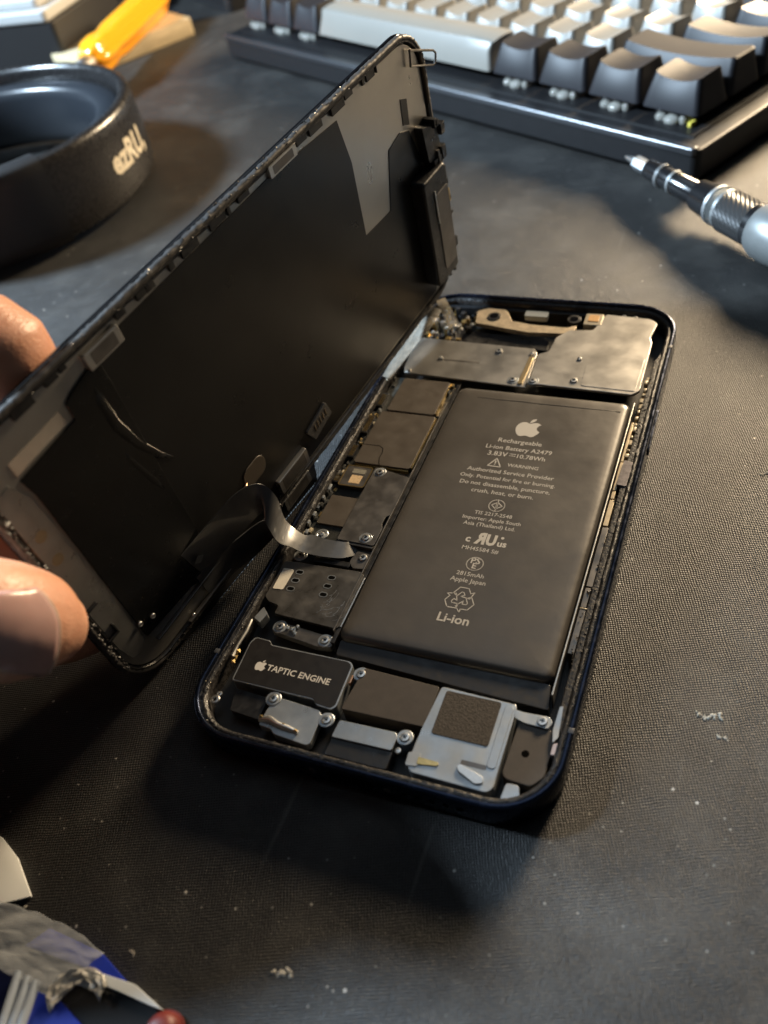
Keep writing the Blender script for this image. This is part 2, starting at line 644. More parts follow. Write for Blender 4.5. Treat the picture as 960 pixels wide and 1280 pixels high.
# ------------------------------------------------------------------ the desk mat
def build_mat():
    b = B()
    n = 60
    vs, fs = [], []
    x0, x1, y0, y1 = -900, 700, -300, 900
    for j in range(n + 1):
        for i in range(n + 1):
            vs.append((x0 + (x1 - x0) * i / n, y0 + (y1 - y0) * j / n, 0))
    for j in range(n):
        for i in range(n):
            a = j * (n + 1) + i
            fs.append((a, a + 1, a + n + 2, a + n + 1))
    b.add(vs, fs)
    o = link('desk_mat', b.mesh('desk_mat'), mat_cloth(), kind='structure')
    o['label'] = 'black woven cloth desk mat covering the whole table top'
    return o


build_mat()

# ------------------------------------------------------------------ the opened phone body
PW, PH, PR = 71.5, 146.7, 11.6
ph = thing('opened_smartphone', 'opened dark blue smartphone body lying face up with battery and circuits exposed', 'smartphone', (0, 0, 0))
part('pan', B().prism(rrect(0.6, PW - 0.6, 0.6, PH - 0.6, PR - 0.6, 10), 0.15, 0.9), FLOOR, ph)
frame = part('frame', ring_sweep(PW, PH, PR, [(0.5, 0.05), (0.12, 0.2), (0, 0.6), (0, 6.0), (0.12, 6.35), (0.4, 6.5), (0.85, 6.5), (0.98, 6.4), (1.05, 5.6), (1.05, 0.05)]), NAVY, ph, smooth=50)
part('ledge', ring_sweep(PW, PH, PR, [(0.95, 0.9), (0.95, 5.6), (1.5, 5.55), (2.1, 5.5), (2.35, 5.25), (2.4, 0.9)], 0.05), LEDGE, ph, smooth=60)

# antenna gaps in the rim, side key, holes in the bottom edge
ANT = mat('antenna_band', (0.05, 0.055, 0.065), 0.5)
for side, y in (('r', 16.5), ('r', 128), ('l', 16.5), ('l', 128)):
    x0 = PW - 0.99 if side == 'r' else -0.03
    part('antenna_band', B().box(x0, x0 + 1.02, y, y + 1.1, 0.6, 6.53), ANT, frame, 0.06)
part('side_key', B().prism(rrect(91.5, 106.5, 2.3, 4.6, 1.1), 0, 0.45), NAVY, frame, 0.12, loc=(PW - 0.05, 0, 0), rot=(PI / 2, 0, PI / 2))
hole = B().prism(circ(0, 0, 0.62, 14), 0, 0.05).mesh('speaker_hole')
for x in [19 + 2.5 * i for i in range(4)] + [46 + 2.5 * i for i in range(5)]:
    link('speaker_hole', hole, DARK, frame, (x, 0.01, 3.2), (PI / 2, 0, 0))
part('charging_port', B().prism(rrect(31.2, 40.3, 1.7, 4.6, 1.4), 0, 0.05), DARK, frame, loc=(0, 0.01, 0), rot=(PI / 2, 0, 0))
sr = B().cyl(0, 0, 0.75, 0, 0.12, 14)
srm = sr.mesh('case_screw', 0.05)
for x in (28.6, 42.9):
    link('case_screw', srm, STEELD, frame, (x, 0.0, 3.2), (PI / 2, 0, 0))

# crumbs of torn adhesive all round the ledge
b1, b2 = B(), B()
path = ring_path(PW, PH, PR)
for i in range(520):
    k = random.randrange(len(path))
    p, q = path[k]
    p2, q2 = path[(k + 1) % len(path)]
    t = random.random()
    c = p.lerp(p2, t) + q.lerp(q2, t) * random.uniform(1.1, 2.3)
    dense = 1.0 if (c.x < 12 or c.y > 120 or c.x > 60) else 0.45
    if random.random() > dense:
        continue
    (b2 if random.random() < 0.10 else b1).lump((c.x, c.y, random.uniform(5.45, 5.6)), random.uniform(0.06, 0.26) * (1.4 if c.x < 9 else 1))
part('adhesive_residue', b1, GLUE, ph, kind='stuff', smooth=0)
part('adhesive_strip', ring_sweep(PW, PH, PR, [(1.25, 5.45), (1.35, 5.68), (1.75, 5.72), (2.05, 5.66), (2.15, 5.4)], 0.16, 36, 170), GLUE, ph, smooth=70)
part('adhesive_flecks', b2, GLUEP, ph, kind='stuff', smooth=0)

# ---- screws
def screw_mesh(r, name='screw'):
    b = B()
    n = 20
    prof = [(r * 0.98, 0.0), (r, 0.18), (r * 0.86, 0.34), (r * 0.5, 0.38), (r * 0.42, 0.24)]
    rr = [[(pr * math.cos(2 * PI * i / n), pr * math.sin(2 * PI * i / n), pz) for i in range(n)] for pr, pz in prof]
    b.rings(rr)
    me = b.mesh(name, smooth=40)
    return me


SC_BIG, SC_SM = screw_mesh(0.95), screw_mesh(0.62)
cross = B()
cross.box(-0.36, 0.36, -0.09, 0.09, 0.25, 0.29).box(-0.09, 0.09, -0.36, 0.36, 0.252, 0.292)
CROSS = cross.mesh('screw_recess')
washer = B()
washer.rings([[(r * math.cos(2 * PI * i / 24), r * math.sin(2 * PI * i / 24), z) for i in range(24)] for r, z in ((1.55, -0.15), (1.55, 0.0), (1.45, 0.08), (1.0, 0.08), (0.9, 0.0))])
WASH = washer.mesh('washer')


def screw(x, y, z, big=True, wash=False, parent=ph, m=CHROME, wm=STEELC):
    o = link('screw', SC_BIG if big else SC_SM, m, parent, (x, y, z), (0, 0, random.uniform(0, PI)))
    if big:
        link('screw_recess', CROSS, DARK, o)
    if wash:
        link('washer', WASH, wm, o, (0, 0, -0.02))
    return o


# ---- battery with its printed text
def pillow(x0, x1, y0, y1, r, steps):
    b = B()
    b.rings([[(x, y, z) for x, y in rrect(x0 + d, x1 - d, y0 + d, y1 - d, max(r - d * 0.6, 0.25), 8)] for d, z in steps])
    return b


bat = part('battery', pillow(21.9, 65.4, 26.6, 107.0, 2.2, [(0.2, 1.0), (0, 1.4), (0, 3.7), (0.12, 4.25), (0.4, 4.68), (0.85, 4.96), (1.5, 5.12), (2.6, 5.21), (4.4, 5.26), (7.0, 5.285), (12.0, 5.29)]), BATT, ph, smooth=180)
for y, xa, xb in ((102.9, 28.0, 63.4),):
    b = B()
    b.tube([(xa + (xb - xa) * k / 12, y + random.uniform(-0.08, 0.08), 5.2 + 0.05 * math.sin(k / 12 * PI)) for k in range(13)], 0.10, 6)
    part('wrap_seam', b, BATT, bat, smooth=180)
part('end_tape', B().prism(rpoly([(22.6, 26.9), (65.0, 26.7), (65.9, 21.4), (23.0, 23.4)], 0.5), 1.0, 3.9), BATTD, bat, 0.8, 4)
part('side_channel', B().prism([(20.9, 25.5), (21.8, 25.5), (21.8, 108), (20.9, 108)], 1.0, 4.4), BLACKP, ph, 0.1)
part('channel_lip', B().box(20.55, 20.85, 28, 100, 1.0, 5.0), STEELD, ph, 0.08)

ZT = 5.30


def bline(s, x0, x1, y, bold=0.006, name='printed_line'):
    me = text_mesh(name, s, x1 - x0, bold)
    return link(name, me, PRINT, bat, ((x0 + x1) / 2, y, ZT + 0.01))


b = flat([[(x + 43.3, y + 93.6) for x, y in p] for p in fruit_logo(6.3)], ZT)
part('fruit_mark', b, PRINT, bat, smooth=0)
bline('Rechargeable', 37.6, 48.0, 87.7)
bline('Li-ion Battery A2479', 35.3, 51.0, 85.2)
bline('3.83V', 36.4, 41.1, 82.9)
bline('10.78Wh', 43.4, 50.0, 82.9)
part('direct_current_mark', flat([[(41.5, 83.9), (43.0, 83.9), (43.0, 84.1), (41.5, 84.1)]] + [[(41.5 + k * 0.55, 83.3), (41.9 + k * 0.55, 83.3), (41.9 + k * 0.55, 83.5), (41.5 + k * 0.55, 83.5)] for k in range(3)], ZT), PRINT, bat, smooth=0)
tri = [(37.5, 79.3), (40.6, 79.3), (39.05, 82.0)]
part('warning_triangle', flat(stroke(tri, 0.26, True) + [[(38.93, 80.2), (39.17, 80.2), (39.2, 81.2), (38.9, 81.2)], [(38.93, 79.7), (39.17, 79.7), (39.17, 79.95), (38.93, 79.95)]], ZT), PRINT, bat, smooth=0)
bline('WARNING', 42.0, 49.2, 79.8)
bline('Authorized Service Provider', 33.2, 53.4, 77.2)
bline('Only. Potential for fire or burning.', 32.2, 54.2, 75.0)
bline('Do not disassemble, puncture,', 32.8, 53.6, 72.8)
bline('crush, heat, or burn.', 36.2, 50.4, 70.6)
c0 = (43.2, 67.3)
sp = stroke(circ(*c0, 1.75, 28), 0.24, True)
sp += stroke([(c0[0] - 1.2, c0[1]), (c0[0] - 0.1, c0[1] + 0.95), (c0[0] - 0.1, c0[1] - 0.95)], 0.22, True)
sp += stroke([(c0[0] + 1.2, c0[1]), (c0[0] + 0.1, c0[1] + 0.95), (c0[0] + 0.1, c0[1] - 0.95)], 0.22, True)
sp += stroke([(c0[0], c0[1] + 1.7), (c0[0], c0[1] - 1.7)], 0.2)
part('certification_mark', flat(sp, ZT), PRINT, bat, smooth=0)
bline('TIS 2217-2548', 39.0, 47.4, 64.1)
bline('Importer: Apple South', 36.8, 49.8, 62.4)
bline('Asia (Thailand) Ltd.', 37.5, 49.0, 60.7)
# recognised component mark: c, mirrored R joined with U, us
ru = text_mesh('component_mark', 'R', 2.3, 0.05)
for v in ru.vertices:
    v.co.x = -v.co.x
    v.co.y *= 1.25
ru.flip_normals()
link('component_mark', ru, PRINT, bat, (42.5, 55.9, ZT + 0.01), (0, 0, 0))
uu = text_mesh('component_mark', 'U', 2.2, 0.05)
for v in uu.vertices:
    v.co.y *= 1.25
link('component_mark', uu, PRINT, bat, (44.9, 55.9, ZT + 0.01))
bline('c', 39.4, 40.5, 56.0, 0.03)
bline('us', 46.4, 48.4, 55.9, 0.03)
part('registered_mark', flat([circ(47.1, 58.3, 0.35, 10)], ZT), PRINT, bat, smooth=0)
bline('MH45584 S#', 39.4, 47.3, 53.8)
c0 = (43.4, 50.3)
part('certification_mark', flat(stroke(circ(*c0, 1.75, 28), 0.24, True), ZT), PRINT, bat, smooth=0)
bline('PS', 42.4, 44.4, 50.4, 0.02)
bline('E', 43.0, 43.9, 49.05, 0.02)
bline('2815mAh', 40.4, 46.2, 46.9)
bline('Apple Japan', 39.6, 47.1, 45.2)
# three chasing arrows, outlined
c0 = Vector((43.3, 40.8))
sp = []
for k in range(3):
    rot = Matrix.Rotation(math.radians(120 * k), 2)
    pts = [(-1.55, 1.05), (-0.75, 2.45), (0.75, 2.45), (1.35, 1.45), (1.95, 1.8), (1.45, 0.35), (-0.1, 0.6), (0.5, 0.95), (0.15, 1.5), (-0.2, 1.5), (-0.75, 0.6)]
    sp += stroke([tuple(c0 + rot @ Vector(p) * 1.22) for p in pts], 0.2, True)
part('recycling_mark', flat(sp, ZT), PRINT, bat, smooth=0)
bline('Li-ion', 40.2, 46.7, 34.9, 0.02)

# ---- logic board on the hinge side
lb = part('logic_board', B().prism(rpoly([(3.0, 49.5), (20.4, 49.5), (20.4, 109.5), (3.0, 109.5)], 0.6), 1.0, 3.6), PCB, ph, 0.08)
def can(name, x0, x1, y0, y1, z1, m, r=0.7, edge=GOLD):
    p = part(name, B().prism(rrect(x0, x1, y0, y1, r), 3.5, z1), m, lb, 0.12, 3)
    part('edge_rail', B().box(x1 + 0.02, x1 + 0.32, y0 + 0.6, y1 - 0.4, 3.55, z1 - 0.12), edge, p, 0.05)
    return p


can('shield_can', 6.2, 19.0, 95.0, 108.2, 4.75, SHIELD)
c2 = can('shield_can', 5.2, 19.7, 75.2, 94.3, 4.85, SHIELD)
gl = [(5.1, 81.6), (9.6, 81.6), (10.7, 80.9), (11.1, 79.6), (11.1, 77.6), (11.6, 75.9), (12.0, 75.2)]
part('seam_groove', flat(stroke(gl, 0.22), 4.845, 0.012), DARK, c2, smooth=0)
part('edge_rail', B().box(5.6, 19.4, 74.75, 75.05, 3.5, 4.5), GOLD, c2, 0.05)
ch = part('camera_connector', B().prism(rrect(4.4, 11.0, 67.3, 74.1, 0.6), 3.5, 4.7), STEELD, lb, 0.12)
part('gold_rim', ring_sweep(6.7, 6.9, 0.65, [(0, 0), (0, 0.06), (0.28, 0.06), (0.28, 0)]), GOLD, ch, loc=(4.36, 67.28, 4.68))
part('paper_label', B().prism(rrect(6.7, 9.5, 68.4, 71.0, 0.1), 4.7, 4.73), mat('tan_label', (0.62, 0.45, 0.26), 0.6, var=0.25, vscale=2500), ch)
part('paper_label', B().prism(rrect(6.4, 9.7, 71.7, 73.1, 0.1), 4.7, 4.73), mat('dull_label', (0.22, 0.21, 0.17), 0.6, var=0.4, vscale=3000), ch)
cov = part('connector_cover', B().prism(rpoly([(11.3, 74.6), (20.5, 72.6), (20.6, 60.4), (19.7, 59.8), (19.6, 57.2), (20.2, 56.6), (20.2, 51.0), (11.3, 51.2)], 0.5), 4.3, 4.75), STEELD, ph, 0.1)
part('lower_lip', B().prism([(11.3, 51.1), (20.1, 50.9), (20.1, 50.3), (11.4, 50.5)], 3.6, 4.55), STEELD, cov, 0.1)
screw(13.0, 73.0, 4.72, True, True)
screw(17.6, 52.8, 4.72, True, True)
part('chip', B().prism(rrect(4.2, 11.1, 55.4, 64.4, 0.3), 3.5, 4.1), SHIELD, lb, 0.08)
ring = screw(6.9, 52.4, 4.0, False, True, lb, CHROME, GOLD)
# gold/tan surface parts along the board's edges
b1, b2, b3, b4 = B(), B(), B(), B()
for i in range(80):
    y = random.uniform(51, 109)
    x = random.uniform(2.6, 4.3) if (i % 3 or y < 95) else random.uniform(19.4, 20.6)
    if x > 15 and y < 95:
        continue
    w, h = random.uniform(0.15, 0.45), random.uniform(0.25, 0.7)
    z = random.uniform(3.8, 4.7)
    random.choice((b1, b1, b1, b1, b4, b2, b3) if x < 15 else (b1, b2, b3)).box(x - w, x + w, y - h, y + h, 3.4, z)
part('surface_components', b1, PCB, lb, 0.04, kind='stuff')
part('surface_components', b2, PALEC, lb, 0.04, kind='stuff')
part('surface_components', b3, GOLD, lb, 0.04, kind='stuff')
part('surface_components', b4, STEELC, lb, 0.04, kind='stuff')
b = B()
for y in (54.2, 57.0, 59.4, 62.4, 65.6):
    b.box(2.5, 2.95 + random.uniform(0, 0.3), y, y + random.uniform(0.7, 1.9), 3.5, random.uniform(4.3, 4.9))
part('spring_contact', b, STEELC, lb, 0.05, kind='stuff')
for y0, y1 in ((96.5, 101.5), (86.0, 92.5), (77.0, 81.5), (68.2, 72.4)):
    cn = part('board_connector', B().prism(rrect(2.7, 4.2, y0, y1, 0.2), 3.5, 4.55), BLACKP, lb, 0.12)
    pins = B()
    yy = y0 + 0.5
    while yy < y1 - 0.5:
        pins.box(2.85, 4.05, yy, yy + 0.16, 4.5, 4.6)
        yy += 0.42
    part('connector_pins', pins, GOLD, cn, kind='stuff')

# ---- top of the phone: shields and front camera bracket
sl = part('shield_plate', B().prism(rpoly([(3.2, 126.3), (36.6, 125.4), (38.0, 123.6), (38.6, 109.2), (5.2, 110.6), (4.4, 113)], 0.5), 4.2, 4.7), STEEL, ph, 0.15, 3)
part('pressed_groove', B().prism(rrect(13.5, 24.0, 117.0, 117.7, 0.3), 4.69, 4.72), STEELD, sl)
sr_ = part('shield_plate', B().prism(rpoly([(38.9, 110.4), (38.3, 122.5), (40.9, 124.3), (41.3, 130.5), (44.0, 134.2), (50.2, 135.0), (52.3, 142.6), (64.2, 141.8), (66.2, 140.2), (65.4, 133.5), (66.2, 131.5), (66.4, 111.6), (64.8, 109.8)], 0.7), 4.4, 5.2), STEEL, ph, 0.2, 3)
part('pressed_step', B().prism(rpoly([(53.4, 124.6), (65.6, 124.0), (65.4, 111.0), (52.0, 111.3), (51.6, 121)], 0.6), 5.18, 5.32), STEEL, sr_, 0.1)
part('copper_tab', B().prism(rpoly([(36.2, 110.2), (37.4, 110.2), (37.6, 121.5), (36.4, 121.6)], 0.3), 4.72, 5.05), mat('pale_brass_tab', (0.78, 0.62, 0.36), 0.3, 0.9), sl, 0.1)
for x, y, bg_ in ((27.7, 123.0, True), (36.7, 123.0, False), (49.5, 122.0, False), (50.0, 113.0, True), (39.9, 111.4, True), (34.6, 111.6, True), (13.0, 117.8, False), (6.2, 111.5, False)):
    screw(x, y, 4.75 if x < 38 else 5.2, bg_, x in (39.9, 34.6))
fb = part('front_camera_bracket', B().prism(rpoly([(16.5, 140.5), (19.0, 142.2), (24.2, 142), (25.5, 140.5), (27.5, 136.8), (33.5, 135.8), (43.0, 135.6), (45.5, 137), (45.3, 133.0), (33, 132.2), (26.0, 133.3), (17.5, 134.8)], 0.5), 3.6, 4.9), mat('beige_bracket', (0.60, 0.50, 0.36), 0.4, 0.55, var=0.25, vscale=400, bump=0.04, bscale=900), ph, 0.25, 3)
for x, y, r in ((22.0, 138.2, 1.9), (44.2, 139.4, 1.9)):
    cb = part('camera_barrel', B().cyl(x, y, r, 3.2, 5.2, 24), BLACKP, ph, 0.2)
    part('lens', B().cyl(x, y, r * 0.62, 5.15, 5.26, 20), GLASSB, cb, 0.05)
part('sensor_window', B().prism(rrect(30.2, 36.6, 139.6, 142.2, 0.4), 3.4, 5.0), mat('grey_sensor_window', (0.30, 0.33, 0.35), 0.3), ph, 0.12)
fl = part('flash_module', B().prism(rrect(47.0, 51.8, 137.2, 142.4, 0.5), 3.2, 5.3), mat('flash_housing', (0.52, 0.47, 0.37), 0.35, 0.6), ph, 0.2)
part('flash_element', B().prism(rrect(48.0, 50.9, 138.6, 141.6, 0.4), 5.28, 5.45), mat('amber_phosphor', (0.66, 0.40, 0.18), 0.35, var=0.2), fl, 0.1)
part('top_bracket', B().prism(rpoly([(12, 133.4), (39, 131.8), (39.5, 127), (12, 128.2)], 0.6), 1.0, 3.2), BLACKP, ph, 0.3)
part('top_bracket', B().prism(rpoly([(4, 143.5), (66, 143.8), (66, 142.6), (4, 142.2)], 0.4), 1.0, 4.4), BLACKP, ph, 0.2)
b1, b2, b3 = B(), B(), B()
for i in range(90):
    x, y = random.uniform(4, 17), random.uniform(127, 143)
    w, h = random.uniform(0.2, 0.8), random.uniform(0.2, 0.8)
    random.choice((b1, b1, b2, b3)).box(x - w, x + w, y - h, y + h, 1.0, random.uniform(2.2, 5.0))
part('sensor_components', b1, BLACKP, ph, 0.1, kind='stuff')
part('sensor_components', b2, GOLD, ph, 0.1, kind='stuff')
part('sensor_components', b3, CHROME, ph, 0.1, kind='stuff')
for x, y in ((14.5, 137.0), (16.8, 134.0), (10.2, 131.5), (7.0, 129.0), (57, 143.0), (60, 142.6)):
    screw(x, y, 4.6, False)

# ---- right-hand side rail
b = B()
for y0, y1, w in ((86.5, 100, 0.6), (77.2, 86.2, 0.75), (74.6, 76.8, 0.8), (66.5, 74.2, 1.05)):
    part('rail_plate', B().box(66.7 - 0.2, 66.7 - 0.2 + w, y0, y1, 1.5, 4.9), mat('tan_rail', (0.58, 0.48, 0.33), 0.38, 0.55, var=0.15), ph, 0.08)
for y0, y1, w in ((49.8, 66.0, 1.25), (44.5, 49.4, 1.1), (33.5, 44.0, 1.2)):
    part('rail_plate', B().box(66.55, 66.55 + w, y0, y1, 1.5, 4.9), STEELD, ph, 0.08)
part('contact_strip', B().box(66.5, 67.9, 44.05, 44.35, 1.5, 5.0), PALEC, ph, 0.05)
part('channel_lip', B().box(65.75, 66.1, 24, 107, 1.0, 5.0), STEEL, ph, 0.1)
part('side_wall', B().prism([(67.9, 20), (69.4, 16), (69.4, 128), (67.9, 124)], 1.0, 5.25), LEDGE, ph, 0.25)
b1, b2 = B(), B()
for i in range(170):
    y = random.uniform(24, 122)
    x = random.uniform(67.2, 69.4)
    (b2 if random.random() < (0.4 if y > 84 else 0.08) else b1).lump((x, y, random.uniform(5.0, 5.35)), random.uniform(0.10, 0.34))
part('torn_gasket', b1, LEDGE, ph, kind='stuff', smooth=0)
part('torn_gasket', b2, GLUEP, ph, kind='stuff', smooth=0)
part('power_key_bracket', B().prism(rpoly([(67.0, 78.5), (69.2, 78.2), (69.4, 86), (67.3, 86.4)], 0.4), 3, 5.5), mat('mauve_grey_bracket', (0.20, 0.18, 0.185), 0.4, 0.4, var=0.4, vscale=700), ph, 0.25)
b = B()
for i in range(14):
    y = 88 + i * 2.2
    b.box(66.9 + random.uniform(0, .3), 67.7 + random.uniform(0, .5), y, y + random.uniform(0.7, 1.7), 3.0, random.uniform(4.6, 5.2))
part('spring_contact', b, PALEC, ph, 0.2, kind='stuff')

# ---- SIM reader
simp = [(2.5, 43.0), (20.4, 43.6), (21.3, 42.8), (21.4, 29.3), (20.8, 28.7), (6.6, 29.3), (6.6, 31.4), (4.0, 31.9), (2.6, 33.0)]
sim = part('sim_reader', B().prism(rpoly(simp, 0.4), 3.9, 4.7), SIMM, ph, 0.1)
part('side_rail', B().box(21.42, 21.75, 29.4, 42.4, 2.5, 4.55), CHROME, sim, 0.06)
slot = B().prism(rrect(-0.75, 0.75, -0.45, 0.45, 0.42), 0, 0.03).mesh('contact_slot')
srim = ring_sweep(1.9, 1.3, 0.62, [(0, 0), (0, 0.05), (0.2, 0.05), (0.2, 0)]).mesh('slot_rim')
for x, y in ((7.2, 40.6), (7.25, 38.3), (7.2, 36.0), (14.7, 40.7), (14.75, 38.4), (14.8, 36.1)):
    o = link('contact_slot', slot, DARK, sim, (x, y, 4.7))
    link('slot_rim', srim, STEELC, o, (-0.95, -0.65, 0.0))
part('white_sticker', B().prism(rpoly([(3.2, 40.9), (5.6, 41.0), (5.8, 40.4), (5.7, 35.4), (3.3, 35.2)], 0.25), 4.7, 4.78), WHITE, sim, 0.02)
b = B()
for k in range(16):     # bare scratches in the plate's lacquer
    x, y = random.uniform(15.2, 19.5), random.uniform(30.2, 36.5)
    a = random.uniform(-0.2, 1.2)
    pts = [(x + d * math.cos(a + 0.25 * d), y + d * math.sin(a + 0.25 * d)) for d in (0, 0.7, 1.4, 2.0)]
    for q in stroke(pts, random.uniform(0.04, 0.12)):
        b.prism(q, 4.7, 4.708)
part('scratches', b, CHROME, sim, kind='stuff', smooth=0)
brk = part('connector_bracket', B().prism(rpoly([(7.6, 28.2), (21.2, 26.9), (21.4, 24.6), (18.4, 24.2), (12.2, 25.0), (7.6, 25.6)], 0.6), 2.4, 4.0), STEELD, ph, 0.15)
screw(9.0, 26.9, 4.0, True, True)
screw(19.6, 25.9, 4.0, True, True)
b = B()
for i in range(7):
    x, y = random.uniform(10.6, 13), random.uniform(25.6, 28)
    b.box(x - 0.3, x + 0.3, y - 0.35, y + 0.35, 3.5, random.uniform(4.2, 4.7))
part('solder_pads', b, STEELC, brk, 0.08, kind='stuff')
part('bracket_clip', B().prism(rpoly([(17.0, 49.2), (21.0, 48.8), (21.2, 44.8), (17.8, 44.4), (16.4, 46.0)], 0.5), 2.5, 4.3), STEELD, ph, 0.15)
screw(19.0, 47.6, 4.3, True, False, ph, STEELD)
screw(5.0, 45.4, 4.3, True, True, ph, CHROME, STEELD)
part('black_bar', B().prism(rrect(8.4, 17.0, 44.4, 45.9, 0.4), 2.5, 4.3), BLACKP, ph, 0.25)

# ---- vibration motor with its lettering
tp = [(5.6, 12.6), (5.0, 21.6), (5.6, 23.0), (9.0, 22.9), (9.6, 22.0), (26.9, 22.1), (27.8, 21.4), (28.2, 12.2), (27.5, 11.3), (24.2, 11.6), (23.4, 12.5)]
tap = part('vibration_motor', B().prism(rpoly(tp, 0.5), 1.0, 4.7), STEELC, ph, 0.1)
cx, cy = 16.6, 17.1
part('black_label', B().prism(rpoly([(cx + (x - cx) * 0.975, cy + (y - cy) * 0.955) for x, y in tp], 0.45), 4.68, 4.74), mat('black_motor_label', (0.013, 0.011, 0.010), 0.42, bump=0.004, rvar=0.05), tap, 0.03)
tx = text_mesh('lettering', 'TAPTIC ENGINE', 13.6, 0.016)
link('lettering', tx, mat('white_print', (0.66, 0.64, 0.60), 0.5), tap, (18.1, 16.2, 4.75), (0, 0, -0.012))
part('fruit_mark', flat([[(x + 9.8, y + 17.0) for x, y in p] for p in fruit_logo(2.4)], 4.742), MATS['white_print'], tap, smooth=0)
part('copper_pin', B().box(28.3, 28.7, 17.6, 19.4, 3.4, 4.5), mat('copper', (0.75, 0.42, 0.25), 0.3, 0.9), tap, 0.08)

# ---- bottom row
lbk = part('microphone_bracket', B().prism(rpoly([(15.4, 9.2), (16.6, 11.5), (25.2, 10.9), (26.2, 10.0), (26.4, 4.0), (25.6, 3.6), (18.8, 4.2), (17.9, 5.0), (15.2, 5.2)], 0.5), 2.5, 4.4), STEELC, ph, 0.15, 3)
screw(15.6, 10.9, 4.5, True, True)
b = B()
b.tube([(15.0, 6.2, 4.5), (17, 6.6, 4.75), (19, 6.0, 4.8), (21, 5.8, 4.75), (23.4, 5.5, 4.6)], [0.5, 0.7, 0.55, 0.6, 0.35], 8)
part('torn_foil', b, CHROME, lbk, smooth=60)
b = B()
for x, y in ((20.2, 6.1), (15.4, 6.6), (23.0, 5.5)):
    b.lump((x, y, 5.2), 0.5, 0.5)
part('gold_flakes', b, GOLD, lbk, smooth=0, kind='stuff')
part('black_cover', B().prism(rpoly([(6.8, 11.6), (14.2, 11.2), (14.4, 6.4), (8.0, 6.9)], 0.5), 2.0, 3.8), BLACKP, ph, 0.3)
screw(27.4, 9.3, 4.4, True, True)
screw(4.6, 7.8, 4.6, True, False, ph, STEELD)
screw(4.7, 9.2, 4.4, False, False, ph, CHROME)
usb = part('port_module', B().prism(rrect(29.6, 41.6, 2.9, 6.6, 0.5), 1.0, 4.2), BLACKP, ph, 0.25)
part('port_shell', B().prism(rpoly([(29.9, 9.9), (41.0, 10.1), (41.5, 9.3), (41.4, 6.5), (29.7, 6.3)], 0.5), 2.0, 4.6), STEELC, usb, 0.2, 3)
screw(42.8, 9.6, 4.4, True, True)
screw(42.4, 7.0, 4.0, False, False, ph, STEELD)
part('antenna_block', B().prism(rpoly([(30.2, 21.4), (45.6, 20.9), (45.5, 12.3), (29.2, 12.0)], 0.5), 1.0, 4.7), TAUPE, ph, 0.2, 3)
screw(30.0, 20.0, 4.5, True, True)
spk = part('loudspeaker', B().prism(rpoly([(46.0, 21.0), (60.2, 20.6), (60.6, 19.8), (60.7, 4.2), (59.8, 3.2), (46.2, 3.4), (45.0, 4.6), (45.2, 12)], 0.6), 1.0, 4.9), STEELC, ph, 0.25, 3)
part('foam_pad', B().prism(rrect(47.2, 57.7, 11.3, 20.3, 0.5), 4.88, 5.06), FOAM, spk, 0.05)
part('raised_rib', B().prism(rrect(58.5, 60.1, 7.5, 20.0, 0.6), 4.88, 5.1), STEELC, spk, 0.1)
part('slot', B().prism(rrect(54.0, 58.6, 7.0, 7.9, 0.3), 4.895, 4.92), STEELD, spk)
part('grounding_spring', B().prism(rpoly([(53.6, 6.4), (54.2, 6.9), (58.6, 5.6), (58.9, 4.5), (57.6, 4.0), (54.2, 5.5)], 0.4), 4.9, 5.35), CHROME, spk, 0.12)
part('gold_finger', B().prism(rpoly([(46.6, 6.4), (50.2, 6.3), (50.6, 5.9), (50.2, 5.5), (46.7, 5.0)], 0.25), 4.9, 5.15), GOLD, spk, 0.08)
part('side_lug', B().prism(rpoly([(44.6, 6.9), (46.9, 7.2), (47.0, 4.6), (44.8, 4.3)], 0.4), 3.5, 5.1), STEELC, spk, 0.15)
rb = part('speaker_chamber', B().prism(rpoly([(61.5, 17.4), (67.4, 17.6), (68.3, 15.4), (68.4, 8.6), (66.6, 6.3), (62.2, 6.5), (61.2, 7.4)], 0.8), 1.0, 4.5), TAUPE, ph, 0.2, 3)
part('vent_hole', B().cyl(64.2, 11.9, 0.7, 4.49, 4.515, 20), DARK, rb)
part('grounding_strap', B().prism(rpoly([(60.4, 19.6), (62.0, 19.4), (66.6, 19.6), (67.4, 18.6), (66.8, 17.2), (62.4, 17.4), (60.6, 18.0)], 0.4), 4.6, 4.95), STEELC, rb, 0.12)
screw(65.6, 18.4, 4.95, True, False, rb)
part('corner_bracket', B().prism(rpoly([(62.4, 6.0), (64.6, 6.1), (65.4, 3.6), (62.2, 2.9)], 0.5), 2.0, 4.4), STEELC, ph, 0.15)
part('corner_bracket', B().prism(rpoly([(66.0, 5.4), (68.2, 5.9), (68.6, 5.0), (66.6, 4.2)], 0.4), 2.0, 4.4), STEELC, ph, 0.15)
part('side_clip', B().prism(rpoly([(67.9, 21.8), (68.5, 22), (69.0, 15.8), (68.3, 14.6), (67.8, 17)], 0.25), 3.0, 5.4), STEELC, ph, 0.12)
part('side_clip', B().prism(rpoly([(68.4, 14.6), (69.3, 14.9), (69.2, 12.6), (68.4, 12.4)], 0.3), 3.0, 5.2), mat('pinkish_metal', (0.62, 0.52, 0.50), 0.35, 0.6), ph, 0.12)
part('side_bracket', B().prism(rpoly([(4.0, 30.0), (5.6, 28.6), (5.0, 26.2), (3.2, 27.0)], 0.3), 3.0, 5.2), STEELC, ph, 0.12)
b = B()
b.tube([(2.9, 26.5, 5.0), (3.3, 23.5, 5.2), (3.1, 20.0, 5.1), (3.4, 17.2, 5.2)], [0.3, 0.45, 0.35, 0.5], 7)
part('spring_contact', b, CHROME, ph)
